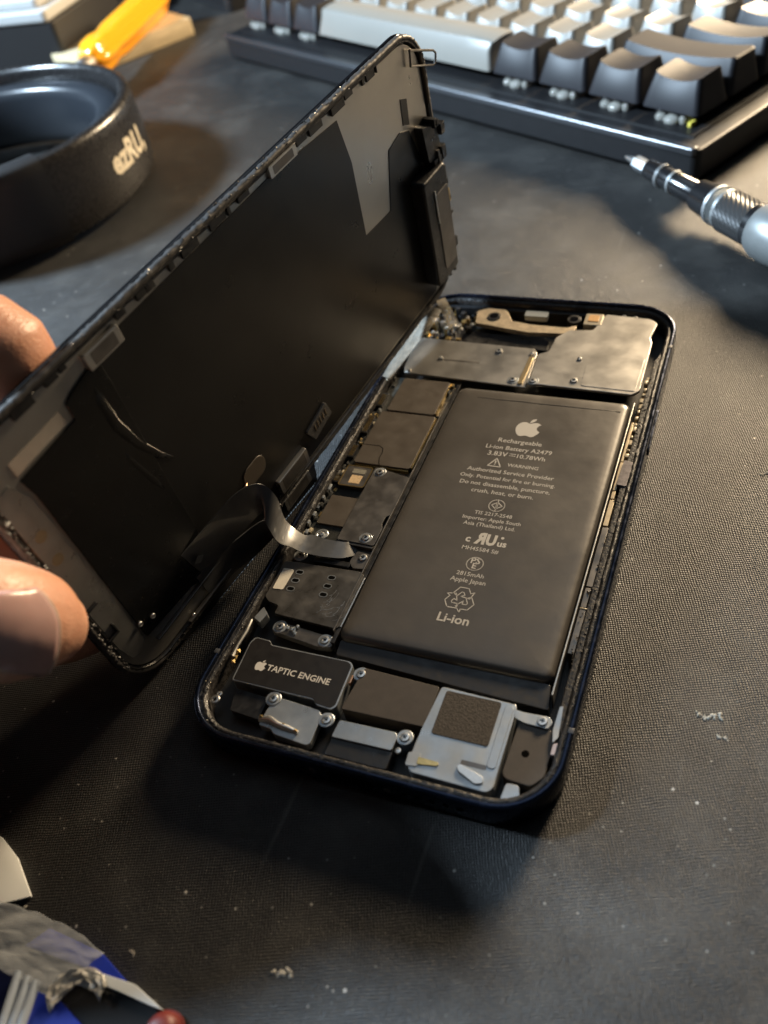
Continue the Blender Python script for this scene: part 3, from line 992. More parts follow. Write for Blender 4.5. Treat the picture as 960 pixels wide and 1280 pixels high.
b = B()
for y in (16.4, 17.6, 18.8):
    b.lump((3.8, y, 4.9), 0.7, 0.7)
part('gold_flakes', b, GOLD, ph, kind='stuff', smooth=0)

# ------------------------------------------------------------------ the raised screen
DH, DWD = 142.0, 69.0
ds = thing('screen_assembly', 'detached black phone screen held upright, its foil-covered inner side showing', 'phone screen', matrix=DM)
part('cover_glass', B().prism(rrect(0, DH, 0, DWD, 10.8, 12), -1.6, -0.5), GLASSB, ds, 0.35, 3)
bez = part('bezel', ring_sweep(DH, DWD, 10.8, [(0.25, -0.6), (0.25, 0.5), (0.9, 0.62), (1.5, 0.6), (1.7, 0.1), (1.7, -0.6)], 0.04), BLACKP, ds, smooth=60)
part('adhesive_strip', ring_sweep(DH, DWD, 10.8, [(0.1, -0.4), (0.05, 0.2), (0.25, 0.72), (0.8, 0.78), (1.2, 0.55)], 0.13, 36, 170), MATS.get('grey_adhesive_crumbs') or mat('grey_adhesive_crumbs', (0.045, 0.042, 0.040), 0.5, var=0.5, vscale=900), ds, smooth=70)
part('back_metal', B().prism(rrect(2.0, DH - 2.0, 2.0, DWD - 2.0, 8.8, 8), -0.55, 0.1), BACKM, ds, 0.1)
fpoly = [(29, 2.6), (131, 2.6), (134.0, 6), (134.0, 40), (131, 48.4), (127, 50.0), (121.3, 48.8), (117.4, 35.7), (106, 36.4), (106.8, 54), (105.0, 64.3), (80, 65.8), (29, 65.2)]
foil = part('graphite_foil', B().prism(fpoly, 0.1, 0.28), FOIL, ds, 0.05)
part('foil_patch', B().prism([(129.5, 56.5), (132.2, 55.4), (131.6, 49.5), (129.0, 50.6)], 0.1, 0.25), FOIL, ds)
lf = part('driver_film', B().prism(rpoly([(8.2, 9.7), (22, 8.3), (29.5, 4.0), (29.5, 64.2), (22.5, 62.6), (20.6, 61.8), (20.4, 58.4), (7.2, 57.6), (7.9, 53.4)], 0.4), 0.1, 0.5), FOILG, ds, 0.15)
for pts, r in (([(26.4, 62.6, 0.35), (26.0, 57.0, 0.45), (26.2, 51.5, 0.5), (28.0, 45.0, 0.45), (30.7, 39.3, 0.3), (33.0, 36.5, 0.2)], [0.1, 0.3, 0.36, 0.3, 0.22, 0.05]),
               ([(24.6, 50, 0.35), (25.0, 44.0, 0.45), (27.0, 36, 0.45), (29.5, 28, 0.3)], [0.05, 0.22, 0.25, 0.05])):
    wb_ = B().tube(pts, [q * 3.2 for q in r], 12)
    wb_.v = [(p[0], p[1], 0.44 + (p[2] - 0.44) * 0.12) for p in wb_.v]
    part('wrinkle', wb_, FOILG, lf, smooth=180)
part('grey_plate', B().prism(rpoly([(1.9, 58), (5.4, 58.6), (7.0, 53.6), (7.5, 9.9), (5.0, 8.0), (3.4, 9.0), (2.4, 14)], 0.4), 0.1, 0.36), mat('grey_metal_shield', (0.32, 0.315, 0.30), 0.34, 0.7, var=0.15, vscale=150, rvar=0.1), ds, 0.05)
b = B()
for v, u in ((3.4, 47), (3.2, 41)):
    b.prism(circ(v + 1, u, 1.2, 14), 0.36, 0.372)
part('amber_smudges', b, mat('amber_smudge', (0.13, 0.11, 0.07), 0.5), ds, kind='stuff')
part('paper_sticker', B().prism([(7.4, 61.2), (18.8, 61.7), (19.2, 59.0), (7.4, 58.5)], 0.12, 0.22), mat('grey_sticker', (0.42, 0.39, 0.34), 0.55, var=0.08), ds)


def clip(v0, v1, u0, u1, h, m=STEEL):
    o = part('metal_clip', B().prism(rrect(v0, v1, u0, u1, 0.3), 0.2, h), m, ds, 0.12)
    part('clip_slot', B().prism(rrect(v0 + 1.2, v1 - 1.2, u0 + 0.35, u1 - 0.35, 0.2), h - 0.01, h + 0.015), STEELD, o)
    return o


clip(80.5, 89.8, 65.4, 67.8, 0.9)
clip(27.0, 35.2, 63.2, 66.4, 1.2)
clip(52.8, 64.2, 3.4, 7.4, 1.4)
clip(52.4, 63.0, -2.6, 0.9, 0.9)
b = B()
for v0, v1 in ((84, 112), (116, 122), (36, 46), (50, 60), (62, 74), (12, 24)):
    v = v0
    while v < v1:
        w = random.uniform(0.8, 5)
        b.box(v, min(v + w, v1), 66.3 + random.uniform(-0.4, 0.2), 67.5, 0.1, random.uniform(0.5, 0.85))
        v += w + random.uniform(0.2, 4)
part('edge_foam', b, BLACKP, ds, 0.08, kind='stuff')
b1, b2 = B(), B()
for i in range(420):
    v = random.uniform(8, 128) if i % 3 else random.uniform(45, 100)
    (b2 if random.random() < 0.12 else b1).lump((v, random.uniform(67.6, 69.1), random.uniform(-0.5, 0.75)), random.uniform(0.08, 0.30), 0.8)
for i in range(260):
    v = random.uniform(8, 60)
    b1.lump((v, random.uniform(0.2, 1.5), random.uniform(0.4, 0.8)), random.uniform(0.1, 0.35), 0.7)
for i in range(160):
    b1.lump((random.uniform(0.4, 1.8), random.uniform(8, 58), random.uniform(0.4, 0.9)), random.uniform(0.12, 0.5), 0.8)
part('adhesive_residue', b1, mat('grey_adhesive_crumbs', (0.045, 0.042, 0.040), 0.5, var=0.5, vscale=900), ds, kind='stuff', smooth=0)
part('adhesive_flecks', b2, CHROME, ds, kind='stuff', smooth=0)
part('lower_flex_skirt', B().prism(rpoly([(13, 0.7), (66, 0.7), (65, -5.2), (40, -3.2), (21, -1.7), (14, -0.9)], 0.4), -0.4, 0.45), BLACKP, ds, 0.15)  # lower flex as a black skirt, added to cover the lit gap under the screen
# lower corner details
for v, u, w, h in ((3.3, 27.5, 2.6, 0.5), (3.0, 18.0, 3.0, 0.6), (4.2, 19.4, 0.5, 2.4)):
    part('wire_hook', B().prism(rrect(v - w / 2, v + w / 2, u - h / 2, u + h / 2, 0.2), 0.3, 1.0), BLACKP, ds, 0.12)
part('hinge_rail', B().box(9.5, 30.5, 6.4, 6.9, 0.1, 1.0), STEELD, ds, 0.12)
part('hinge_rail', B().box(17.0, 31.5, 1.9, 2.35, 0.4, 1.3), STEELD, ds, 0.12)
for v, u in ((32, 2.2), (18.7, 2.0), (8.5, 14), (11.5, 12.5)):
    o = link('screw', SC_SM, STEELD, ds, (v, u, 0.5))
# earpiece, cameras and sensors along the top edge
ear = part('earpiece', B().prism(rrect(127.0, 138.6, 7.0, 37.0, 1.2), 0.1, 4.2), BLACKP, ds, 0.6, 3)
part('earpiece_plate', B().prism(rrect(131.5, 138.0, 10, 31.5, 0.6), 4.15, 4.4), STEELD, ear, 0.12)
part('earpiece_edge', B().box(131.2, 131.6, 24.0, 33.0, 4.2, 4.6), CHROME, ear, 0.1)
part('sensor_bridge', B().prism(rpoly([(133, 48), (139.5, 46), (140.6, 38), (134, 38.5)], 0.8), 0.1, 2.6), BLACKP, ds, 0.4)
b1, b2, b3 = B(), B(), B()
for i in range(60):
    v, u = random.uniform(136, 141.6), random.uniform(4, 47)
    if u < 8 and v > 140:
        continue
    w, h = random.uniform(0.3, 1.1), random.uniform(0.4, 1.8)
    random.choice((b1, b1, b1, b2, b3)).box(v - w, v + w, u - h, u + h, 0.1, random.uniform(1.0, 3.8))
part('sensor_parts', b1, BLACKP, ds, 0.15, kind='stuff')
part('sensor_parts', b2, GOLD, ds, 0.1, kind='stuff')
part('sensor_parts', b3, STEELD, ds, 0.1, kind='stuff')
part('edge_trim', B().tube([(140.2, 62, 0.6), (140.8, 56, 0.6), (140.9, 50, 0.6)], 0.35, 7), FLEXB, ds)
part('wire_tab', B().tube([(135.6, 64.6, 0.9), (145.6, 60.2, 0.9), (146.6, 59.2, 0.9), (146.0, 57.4, 0.9), (144.8, 57.2, 0.9), (135.0, 61.4, 0.9), (135.6, 64.6, 0.9)], 0.28, 6), STEELD, ds)
part('round_pad', B().prism(rrect(45.0, 52.5, 13.0, 18.0, 2.2), 0.25, 0.6), mat('brown_pad', (0.07, 0.055, 0.04), 0.5), ds, 0.2)
part('copper_dot', B().lump((44.6, 14.8, 0.6), 0.9, 0.5), mat('copper', (0.75, 0.42, 0.25), 0.3, 0.9), ds, smooth=180)
con = part('connector', B().prism(rpoly([(66.5, 9.8), (75.4, 11.6), (76.6, 7.2), (68.6, 5.6)], 0.5), 0.28, 0.9), FLEX, ds, 0.12)
for k in range(5):
    part('contact', B().box(69.4 + k * 1.2, 69.9 + k * 1.2, 7.6 + 0.2 * k, 9.6 + 0.2 * k, 0.88, 1.0), FLEXB, con, 0.05)


# ribbon cables: stations of two edge points in the world, lofted with a little thickness
def ribbon(name, stations, m, parent, inv, th=0.16, sub=6, label=None):
    A = [Vector(a) for a, c in stations]
    Bq = [Vector(c) for a, c in stations]

    def cr(P, i, t):
        p0, p1, p2, p3 = P[max(i - 1, 0)], P[i], P[i + 1], P[min(i + 2, len(P) - 1)]
        return 0.5 * ((2 * p1) + (p2 - p0) * t + (2 * p0 - 5 * p1 + 4 * p2 - p3) * t * t + (3 * p1 - p0 - 3 * p2 + p3) * t ** 3)
    rows = []
    for i in range(len(A) - 1):
        for k in range(sub):
            rows.append((cr(A, i, k / sub), cr(Bq, i, k / sub)))
    rows.append((A[-1], Bq[-1]))
    rr = []
    for k, (a, c) in enumerate(rows):
        a2, c2 = rows[min(k + 1, len(rows) - 1)]
        a0, c0_ = rows[max(k - 1, 0)]
        n = (a2 + c2 - a0 - c0_).cross(c - a)
        n = n.normalized() * th / 2 if n.length > 1e-9 else Vector((0, 0, th / 2))
        m1, m2 = a.lerp(c, 0.33), a.lerp(c, 0.67)
        rr.append([inv(p) for p in (a + n, m1 + n, m2 + n, c + n, c - n, m2 - n, m1 - n, a - n)])
    return part(name, B().rings(rr), m, parent, smooth=50, label=label)


st = [(onn(226, 694, 0.6), onn(252, 716, 0.6)),
      (onn(258, 656, 1.5), onn(285, 684, 1.5)),
      (onn(290, 620, 3.5), onn(312, 655, 4.0)),
      (onn(312, 606, 5.5), onn(328, 640, 6.5)),
      (onn(330, 606, 7.2), onn(331, 650, 8.6)),
      (onn(346, 622, 8.8), onn(338, 664, 9.8)),
      (onz(357, 650, 9.5), onz(348, 678, 10.5)),
      (onz(379, 668, 6.8), onz(364, 684, 7.6)),
      (onz(392, 669, 6.0), onz(380, 691, 6.2)),
      (onz(412, 675, 5.6), onz(404, 696, 5.4)),
      (onz(432, 678, 4.9), onz(428, 698, 4.6)),
      (onz(446, 676, 3.7), onz(446, 694, 3.6))]
ribbon('flex_cable', st, FLEX, ds, to_disp)
st2 = [(onn(245, 722, 0.7), onn(262, 742, 0.7)),
       (onn(275, 692, 1.0), onn(292, 716, 1.0)),
       (onn(303, 668, 2.0), onn(320, 694, 2.2)),
       (onn(325, 652, 3.4), onn(338, 676, 4.0)),
       (onn(338, 650, 5.0), onn(346, 668, 6.0))]
ribbon('flex_cable', st2, FLEX, ds, to_disp)
part('square_sticker', B().prism([(24.6, 13.4), (26.0, 14.3), (27.3, 12.9), (26.0, 11.9)], 1.45, 1.5), mat('grey_mark', (0.10, 0.10, 0.10), 0.5), ds)
# clear sensor ribbons bridging to the phone at the far end
fl1 = [(onn(538, 380, 1.0), onn(552, 388, 1.0)), (onz(524, 398, 9.0), onz(540, 408, 8.5)), (onz(505, 425, 7.2), onz(520, 432, 6.8)), (onz(478, 470, 6.6), onz(488, 474, 6.2))]
ribbon('clear_ribbon', fl1, FILM, ds, to_disp, 0.12)
fl2 = [(onn(545, 376, 1.5), onn(556, 372, 1.5)), (onz(552, 390, 9.0), onz(563, 384, 9.0)), (onz(562, 412, 6.5), onz(574, 404, 6.5))]
ribbon('clear_ribbon', fl2, FILM, ds, to_disp, 0.12)

# ------------------------------------------------------------------ the hand
def loft_chain(b, pts, radii, n=20, flat_=None):
    """rounded limb through pts; radii per point; hemispherical ends"""
    P = [Vector(p) for p in pts]
    fine, fr = [], []
    for i in range(len(P) - 1):
        p0, p1, p2, p3 = P[max(i - 1, 0)], P[i], P[i + 1], P[min(i + 2, len(P) - 1)]
        for k in range(6):
            t = k / 6
            fine.append(0.5 * ((2 * p1) + (p2 - p0) * t + (2 * p0 - 5 * p1 + 4 * p2 - p3) * t * t + (3 * p1 - p0 - 3 * p2 + p3) * t ** 3))
            fr.append(radii[i] * (1 - t) + radii[i + 1] * t)
    fine.append(P[-1])
    fr.append(radii[-1])
    t0 = (fine[0] - fine[1]).normalized()
    t1 = (fine[-1] - fine[-2]).normalized()
    pre = [(fine[0] + t0 * fr[0] * math.sin(a), fr[0] * math.cos(a)) for a in [math.radians(x) for x in (86, 70, 52, 34, 16)]]
    post = [(fine[-1] + t1 * fr[-1] * math.sin(a), fr[-1] * math.cos(a)) for a in [math.radians(x) for x in (16, 34, 52, 70, 86)]]
    allp = pre + list(zip(fine, fr)) + post
    up = None
    rr = []
    for k, (p, r) in enumerate(allp):
        t = (allp[min(k + 1, len(allp) - 1)][0] - allp[max(k - 1, 0)][0]).normalized()
        if up is None:
            up = t.orthogonal().normalized()
        up = (up - t * up.dot(t)).normalized()
        s = t.cross(up)
        rr.append([p + (up * math.cos(2 * PI * i / n) + s * math.sin(2 * PI * i / n)) * r for i in range(n)])
    b.rings(rr)


def build_hand():
    b = B()
    # thumb: pressed on the near side of the screen's lower end
    th = [onn(56, 783, 6.6), onn(40, 780, 6.9), onn(5, 777, 7.0), onn(-45, 772, 5.0), onn(-90, 768, -3.0), onn(-170, 770, -14.0)]
    loft_chain(b, th, [6.6, 8.4, 9.3, 9.4, 10.2, 12.5])
    # index finger behind the glass
    ix = [dpt(40, 42, -9.2), onn(70, 545, -9.0), onn(22, 492, -9.2), onn(-30, 432, -13), Vector((-50, 12, 60))]
    loft_chain(b, ix, [6.8, 7.6, 7.9, 8.4, 9.2])
    base_i = ix[-1]
    wrist = Vector((-118, -62, 40))
    palm_c = Vector((-66, -20, 50))
    # remaining fingers, stacked below the index along the back of the glass
    for k, (v, u) in enumerate(((38, 30), (30, 18), (20, 9))):
        tip = dpt(v, u, -9.0)
        mid = dpt(v - 18, u + 4, -15)
        kn = Vector((-56, 6 - 9 * k, 54 - 11 * k))
        loft_chain(b, [tip, mid, mid.lerp(kn, 0.5) + Vector((-4, 3, 0)), kn], [6.4, 7.4, 8.0, 9.0])
    loft_chain(b, [base_i, palm_c, wrist], [10.5, 16, 17])
    loft_chain(b, [Vector((-56, 4, 50)), Vector((-70, -18, 46)), wrist], [11, 15, 17])
    loft_chain(b, [Vector((-58, -10, 36)), Vector((-74, -26, 40)), wrist + Vector((0, 0, -6))], [10, 14, 16])
    loft_chain(b, [Vector((-50, 10, 20)), Vector((-60, -8, 20)), Vector((-82, -34, 26)), wrist], [10, 13, 15, 16])
    loft_chain(b, [th[-1], Vector((-52, -26, 50)), wrist], [12.5, 14.5, 17])
    loft_chain(b, [wrist, Vector((-200, -125, 40)), Vector((-330, -200, 40))], [20, 22, 28])
    me = b.mesh('hand_raw', smooth=0)
    o = bpy.data.objects.new('hand_raw', me)
    COL.objects.link(o)
    r = o.modifiers.new('r', 'REMESH')
    r.mode = 'VOXEL'
    r.voxel_size = 0.8 * S
    s = o.modifiers.new('s', 'SMOOTH')
    s.factor = 0.5
    s.iterations = 6
    out = bpy.data.meshes.new_from_object(o.evaluated_get(bpy.context.evaluated_depsgraph_get()))
    bpy.data.objects.remove(o)
    out.name = 'hand'
    out.shade_smooth()
    return out, th


def mat_skin():
    m = mat('skin', (0.55, 0.255, 0.155), 0.42, sss=0.2, spec=0.45, vscale=110, col2=(0.64, 0.35, 0.235))
    N, L = m.node_tree.nodes, m.node_tree.links
    tc = N.new('ShaderNodeTexCoord')
    vo = N.new('ShaderNodeTexVoronoi')
    vo.feature = 'DISTANCE_TO_EDGE'
    vo.inputs['Scale'].default_value = 1500
    L.new(tc.outputs['Object'], vo.inputs['Vector'])
    wv = N.new('ShaderNodeTexWave')
    wv.inputs['Scale'].default_value = 420
    wv.inputs['Distortion'].default_value = 9
    wv.inputs['Detail'].default_value = 2
    wv.inputs['Detail Scale'].default_value = 0.6
    L.new(tc.outputs['Object'], wv.inputs['Vector'])
    big = N.new('ShaderNodeTexNoise')
    big.inputs['Scale'].default_value = 260
    big.inputs['Detail'].default_value = 4
    L.new(tc.outputs['Object'], big.inputs['Vector'])
    a1 = N.new('ShaderNodeMath')
    a1.operation = 'MULTIPLY_ADD'
    a1.inputs[1].default_value = 0.10
    L.new(wv.outputs['Fac'], a1.inputs[0])
    L.new(big.outputs['Fac'], a1.inputs[2])
    a2 = N.new('ShaderNodeMath')
    a2.operation = 'MULTIPLY_ADD'
    a2.inputs[1].default_value = 0.6
    L.new(vo.outputs['Distance'], a2.inputs[0])
    L.new(a1.outputs[0], a2.inputs[2])
    bp = N.new('ShaderNodeBump')
    bp.inputs['Distance'].default_value = 0.16 * S
    L.new(a2.outputs[0], bp.inputs['Height'])
    L.new(bp.outputs['Normal'], N['Principled BSDF'].inputs['Normal'])
    return m


hme, thp = build_hand()
origin = Vector((-118, -62, 40))
for v in hme.vertices:
    v.co -= origin * S
hand = link('hand', hme, mat_skin(), loc=origin)
tag(hand, 'bare hand gripping the lower end of the raised screen between thumb and finger', 'hand')
# thumb nail: a curved plate over the side of the thumb that faces up and out
from mathutils.bvhtree import BVHTree
hb = BVHTree.FromPolygons([v.co / S + origin for v in hme.vertices], [tuple(p.vertices) for p in hme.polygons])
nb = B()
rows = []
NU, NV = 22, 18
for i in range(NU + 1):
    s = i / NU                                # 0 cuticle .. 1 free edge
    row = []
    for j in range(NV + 1):
        t = -1 + 2 * j / NV
        edge = 72 - (29 if t < 0 else 16) * abs(t) ** 2.4
        px = -60 + (edge + 60) * s + 26 * t * t * (1 - s)
        py = 790 + (49 + 5 * s) * t * (0.94 + 0.06 * s)
        d = Vector(ray(px, py)).normalized()
        hit, nor, _, _ = hb.ray_cast(Vector(CAM), d)
        k_ = 1.0
        while hit is None and k_ > 0.3:
            k_ -= 0.04
            hit, nor, _, _ = hb.ray_cast(Vector(CAM), Vector(ray(20 + (px - 20) * k_, 785 + (py - 785) * k_)).normalized())
        rim = max(abs(t), abs(2 * s - 1)) ** 8
        row.append(hit + nor * (0.22 - 0.18 * rim * (0 if s > 0.9 else 1)))
    rows.append(row)
vs = [p for r_ in rows for p in r_]
fs = [(i * (NV + 1) + j, i * (NV + 1) + j + 1, (i + 1) * (NV + 1) + j + 1, (i + 1) * (NV + 1) + j) for i in range(NU) for j in range(NV)]
nb.add([p - origin for p in vs], fs)
NAIL = mat('thumb_nail', (0.50, 0.31, 0.28), 0.27, sss=0.15, var=0.08, vscale=120, coat=0.15)
nail = link('nail', nb.mesh('nail', smooth=180), NAIL, hand)
so = nail.modifiers.new('thickness', 'SOLIDIFY')
so.thickness = 0.55 * S
so.offset = 0
# pale free edge of the nail
eb = B()
eb.tube([p - origin for p in rows[-1]], [0.1] + [0.34] * (NV - 1) + [0.1], 6)
part('nail_edge', eb, mat('nail_edge', (0.52, 0.40, 0.33), 0.5), nail, smooth=180)

# ------------------------------------------------------------------ mechanical keyboard
KZ = math.atan2(-0.459, 0.889)
kb = thing('mechanical_keyboard', 'black mechanical keyboard with cream and charcoal keycaps behind the open phone', 'keyboard', (62.6, 243, 0), KZ)
# local X runs to the right along the front, negative towards the far corner
CASE = mat('keyboard_case', (0.008, 0.008, 0.009), 0.45, var=0.2, bump=0.01)
cx0, cx1, cy0, cy1 = -270, 9.5, -13.5, 108
case = part('case', B().prism(rrect(cx0, cx1, cy0, cy1, 3), 1.5, 11.5), CASE, kb, 1.0, 3)
part('front_trim', B().prism(rrect(cx0 + 1.0, cx1 - 1.0, cy0 - 0.6, cy0 + 2.6, 1.2), 9.6, 12.4), mat('satin_trim', (0.15, 0.155, 0.165), 0.3, 0.9), case, 0.7, 3)
part('switch_plate', B().box(cx0 + 6, cx1 - 7, cy0 + 8, cy1 - 6, 11.4, 12.0), CASE, case)
for x, y in ((-258, -6), (-4, -6), (-258, 96), (-4, 96)):
    part('rubber_foot', B().cyl(x, y, 5, 0.02, 1.6, 18), BLACKP, case)
CREAM = mat('cream_keycap', (0.225, 0.215, 0.19), 0.36, bump=0.012, bscale=3500, var=0.03, vscale=60)
CHAR = mat('charcoal_keycap', (0.017, 0.017, 0.020), 0.46, spec=0.3, bump=0.012, bscale=3500, var=0.1, vscale=80)
CLEAR = mat('clear_switch', (0.40, 0.39, 0.35), 0.06, trans=0.45, var=0.15, vscale=300)


def keycap(w, d=18.2, h=11.0, tilt=0.0, convex=False):
    """tapered cap with a scooped (or, for the long bar, a crowned) top"""
    b = B()
    nx, ny = 10, 8
    wt, dt = w - 5.4, d - 5.6

    def rr_(ww, dd, z, oy=0.0, r=1.6):
        return [(x, y + oy, z) for x, y in rrect(-ww / 2, ww / 2, -dd / 2, dd / 2, r, 4)]
    loops = [rr_(w, d, 0, 0, 1.0), rr_(w - 0.3, d - 0.3, 0.8, 0, 1.1), rr_(wt + 2.4, dt + 2.6, h * 0.60, 0.55, 1.6)]
    # top rim follows the scoop
    def topz(x, y):
        z = h + tilt * (y / d)
        if convex:
            return z + 0.2 - 1.5 * (2 * y / dt) ** 2 * 0.6
        return z - 1.7 * (1 - min(1, (2 * x / wt) ** 2))
    tr_ = rrect(-wt / 2, wt / 2, -dt / 2, dt / 2, 1.5, 5)
    tr_ = [q for i, q in enumerate(tr_)]
    dense = []
    for i, p in enumerate(tr_):
        q = tr_[(i + 1) % len(tr_)]
        m_ = max(1, int(math.hypot(q[0] - p[0], q[1] - p[1]) / 1.2)) if w < 80 else (8 if abs(q[0] - p[0]) > 5 else 4 if abs(q[1] - p[1]) > 3 else 1)
        dense += [(p[0] + (q[0] - p[0]) * k / m_, p[1] + (q[1] - p[1]) * k / m_) for k in range(m_)]
    # same point count for every loop: resample the lower ones from the dense top outline
    sx_, sy_ = wt / 2, dt / 2

    def like(ww, dd, z, oy):
        return [(x / sx_ * ww / 2, y / sy_ * dd / 2 + oy, z) for x, y in dense]
    loops = [like(w, d, 0, 0), like(w - 0.3, d - 0.3, 0.8, 0), like(wt + 2.4, dt + 2.6, h * 0.60, 0.55)]
    loops.append([(x * 1.035, y * 1.05 + 1.0, topz(x, y) - 0.55) for x, y in dense])
    loops.append([(x, y + 1.0, topz(x, y)) for x, y in dense])
    for s in (0.8, 0.55, 0.3, 0.08):
        loops.append([(x * s, y * s + 1.0, topz(x * s, y * s)) for x, y in dense])
    b.rings(loops)
    return b.mesh('keycap', smooth=34)


KC = {}


def key(x0, w, row, dark):
    """x0 = distance of its right side from the cluster's right side"""
    k = (round(w, 1), row, dark)
    hts = [10.6, 10.8, 11.2, 12.0, 12.6]
    if k not in KC:
        KC[k] = keycap(w - 0.9, 18.2, hts[row], (0.6, 0.2, -0.6, -1.4, -2)[row], w > 80)
    o = link('keycap', KC[k], CHAR if dark else CREAM, kb, (-(x0 + w / 2), 9.5 + 19.05 * row, 15.4))
    return o


swb = B()
swb.prism(rrect(-6.6, 6.6, -6.8, 6.8, 1), 0, 2.6)
for sx, sy, sr2 in ((-3.6, -7.8, 2.3), (1.2, -8.3, 3.2), (4.9, -7.6, 1.6)):
    n_ = 10
    swb.rings([[(sx + sr2 * q * math.cos(2 * PI * i / n_), sy + sr2 * 0.8 * q * math.sin(2 * PI * i / n_), zz) for i in range(n_)] for q, zz in ((1, 0.1), (1.05, 0.9), (0.8, 1.7), (0.35, 2.1 + 0.3 * (sx > 0)))])
SW = swb.mesh('switch', smooth=60)
rows_ = [
    [(23.8, 1)] * 4 + [(112.0, 0)] + [(20.8, 1)] * 3,
    [(50.5, 1)] + [(19.05, 0)] * 10 + [(24, 1)],
    [(38.0, 1)] + [(19.05, 0)] * 11 + [(20, 1)],
    [(28.6, 1)] + [(19.05, 0)] * 12,
    [(38.1, 1)] + [(19.05, 0)] * 11 + [(15, 1)],
]
for r_i, row in enumerate(rows_):
    x = 0.0
    for w, dark in row:
        if x + w > 270:
            break
        key(x, w, r_i, dark)
        if r_i == 0:
            link('switch', SW, CLEAR, kb, (-(x + w / 2), 9.5, 11.9))
        x += w
part('status_light', B().box(-3.6, -2.2, -0.5, 3.2, 12.0, 13.6), mat('yellow_plastic', (0.75, 0.62, 0.10), 0.35), kb, 0.3)

# ------------------------------------------------------------------ headphones
hp = thing('headphones', 'black padded headphones lying on the mat with pale lettering on the headband', 'headphones', (-207, 199, 0))
PAD = mat('black_leatherette', (0.016, 0.015, 0.015), 0.28, bump=0.06, bscale=900, rvar=0.1)
PADI = mat('blue_black_leatherette', (0.020, 0.023, 0.028), 0.30, bump=0.05, bscale=500)
HO = Vector((-207, 199, 0))


def band(o_in, o_out, z0, z1, m, name, a0, a1, parent, bev=2.0, n=40):
    """strip following the open loop of the headband between two offsets from its centre line"""
    rr = []
    for i in range(n + 1):
        a = math.radians(a0 + (a1 - a0) * i / n)
        ca, sa = math.cos(a), math.sin(a)
        A, Bx = 58.0, 58.0
        e1 = Vector((0.80, 0.60, 0))       # towards the apex
        e2 = Vector((-0.60, 0.80, 0))
        p = e1 * (A * ca) + e2 * (Bx * sa) - e1 * (30 if abs(a) > PI / 2 else 0) * 0
        nn = (e1 * (ca / A) + e2 * (sa / Bx)).normalized()
        prof = []
        hw, zc, hz = (o_out - o_in) / 2, (z0 + z1) / 2, (z1 - z0) / 2
        oc = (o_in + o_out) / 2
        for k in range(16):
            t = 2 * PI * k / 16
            cx_, sz_ = math.cos(t), math.sin(t)
            sq = lambda q: math.copysign(abs(q) ** 0.5, q)
            prof.append(p + nn * (oc + hw * sq(cx_)) + Vector((0, 0, zc + hz * sq(sz_))))
        rr.append(prof)
    return part(name, B().rings(rr), m, parent, smooth=60)


band(2, 7.5, 2.5, 32.5, PAD, 'headband', -140, 140, hp)
band(-9, 2.8, 3.5, 27.5, PADI, 'inner_cushion', -128, 128, hp)
band(-2, 8.6, 1.5, 33.5, mat('matte_black_sleeve', (0.012, 0.012, 0.013), 0.45, bump=0.05, bscale=800), 'sleeve', -140, -62, hp)
# raised pale script on the outer face, following its curve (photograph shows it out of focus)
lt = text_mesh('lettering', 'ezRU,', 24, 0.035)
for v in lt.vertices:
    s = v.co.x / S
    y = v.co.y / S
    a = math.radians(-26) + s / 56.0
    e1, e2 = Vector((0.80, 0.60, 0)), Vector((-0.60, 0.80, 0))
    ca, sa = math.cos(a), math.sin(a)
    nn = (e1 * (ca / 58) + e2 * (sa / 58)).normalized()
    v.co = (e1 * (58 * ca) + e2 * (58 * sa) + nn * 7.75 + Vector((0, 0, 14 + y * 1.25))) * S
link('lettering', lt, mat('pale_script', (0.62, 0.55, 0.42), 0.45), hp)
# ear cup at the near end of the band, outside the picture
cup = B()
for k in range(1):
    rr = []
    e1, e2 = Vector((0.80, 0.60, 0)), Vector((-0.60, 0.80, 0))
    c = e1 * (58 * math.cos(math.radians(-146))) + e2 * (58 * math.sin(math.radians(-146))) + Vector((-26, -10, 34))
    axd = Vector((0.5, -0.85, 0.1)).normalized()
    u_ = axd.orthogonal().normalized()
    w_ = axd.cross(u_)
    for d, r in ((-13, 8), (-13, 28), (-9, 33.5), (2, 34), (6, 33), (14, 34), (17, 30), (17, 14)):
        rr.append([c + axd * d + (u_ * math.cos(2 * PI * i / 28) + w_ * math.sin(2 * PI * i / 28)) * r for i in range(28)])
    cup.rings(rr)
part('ear_cup', cup, PAD, hp, smooth=50)

# ------------------------------------------------------------------ precision screwdriver
p_tip, p_end = onz(782, 202, 6.5), onz(945, 282, 8.2)
axd = (p_end - p_tip)
axd.z = 0
axd.normalize()
sd = thing('precision_screwdriver', 'precision screwdriver with black knurled collar and silver cap lying beside the keyboard', 'screwdriver',
           (p_tip.x, p_tip.y, 0), math.atan2(axd.y, axd.x))
ZS = 8.2


def lathe(name, prof, m, parent, z=ZS, n=28, smooth=35, knurl=0.0):
    if parent is sd:
        prof = [(x * 1.2, r) for x, r in prof]
    rr = []
    for k, (x, r) in enumerate(prof):
        rr.append([(x, (r + (knurl * (1 if (i + k) % 2 else -1))) * math.cos(2 * PI * i / n), z + (r + (knurl * (1 if (i + k) % 2 else -1))) * math.sin(2 * PI * i / n)) for i in range(n)])
    return part(name, B().rings(rr), m, parent, smooth=smooth)


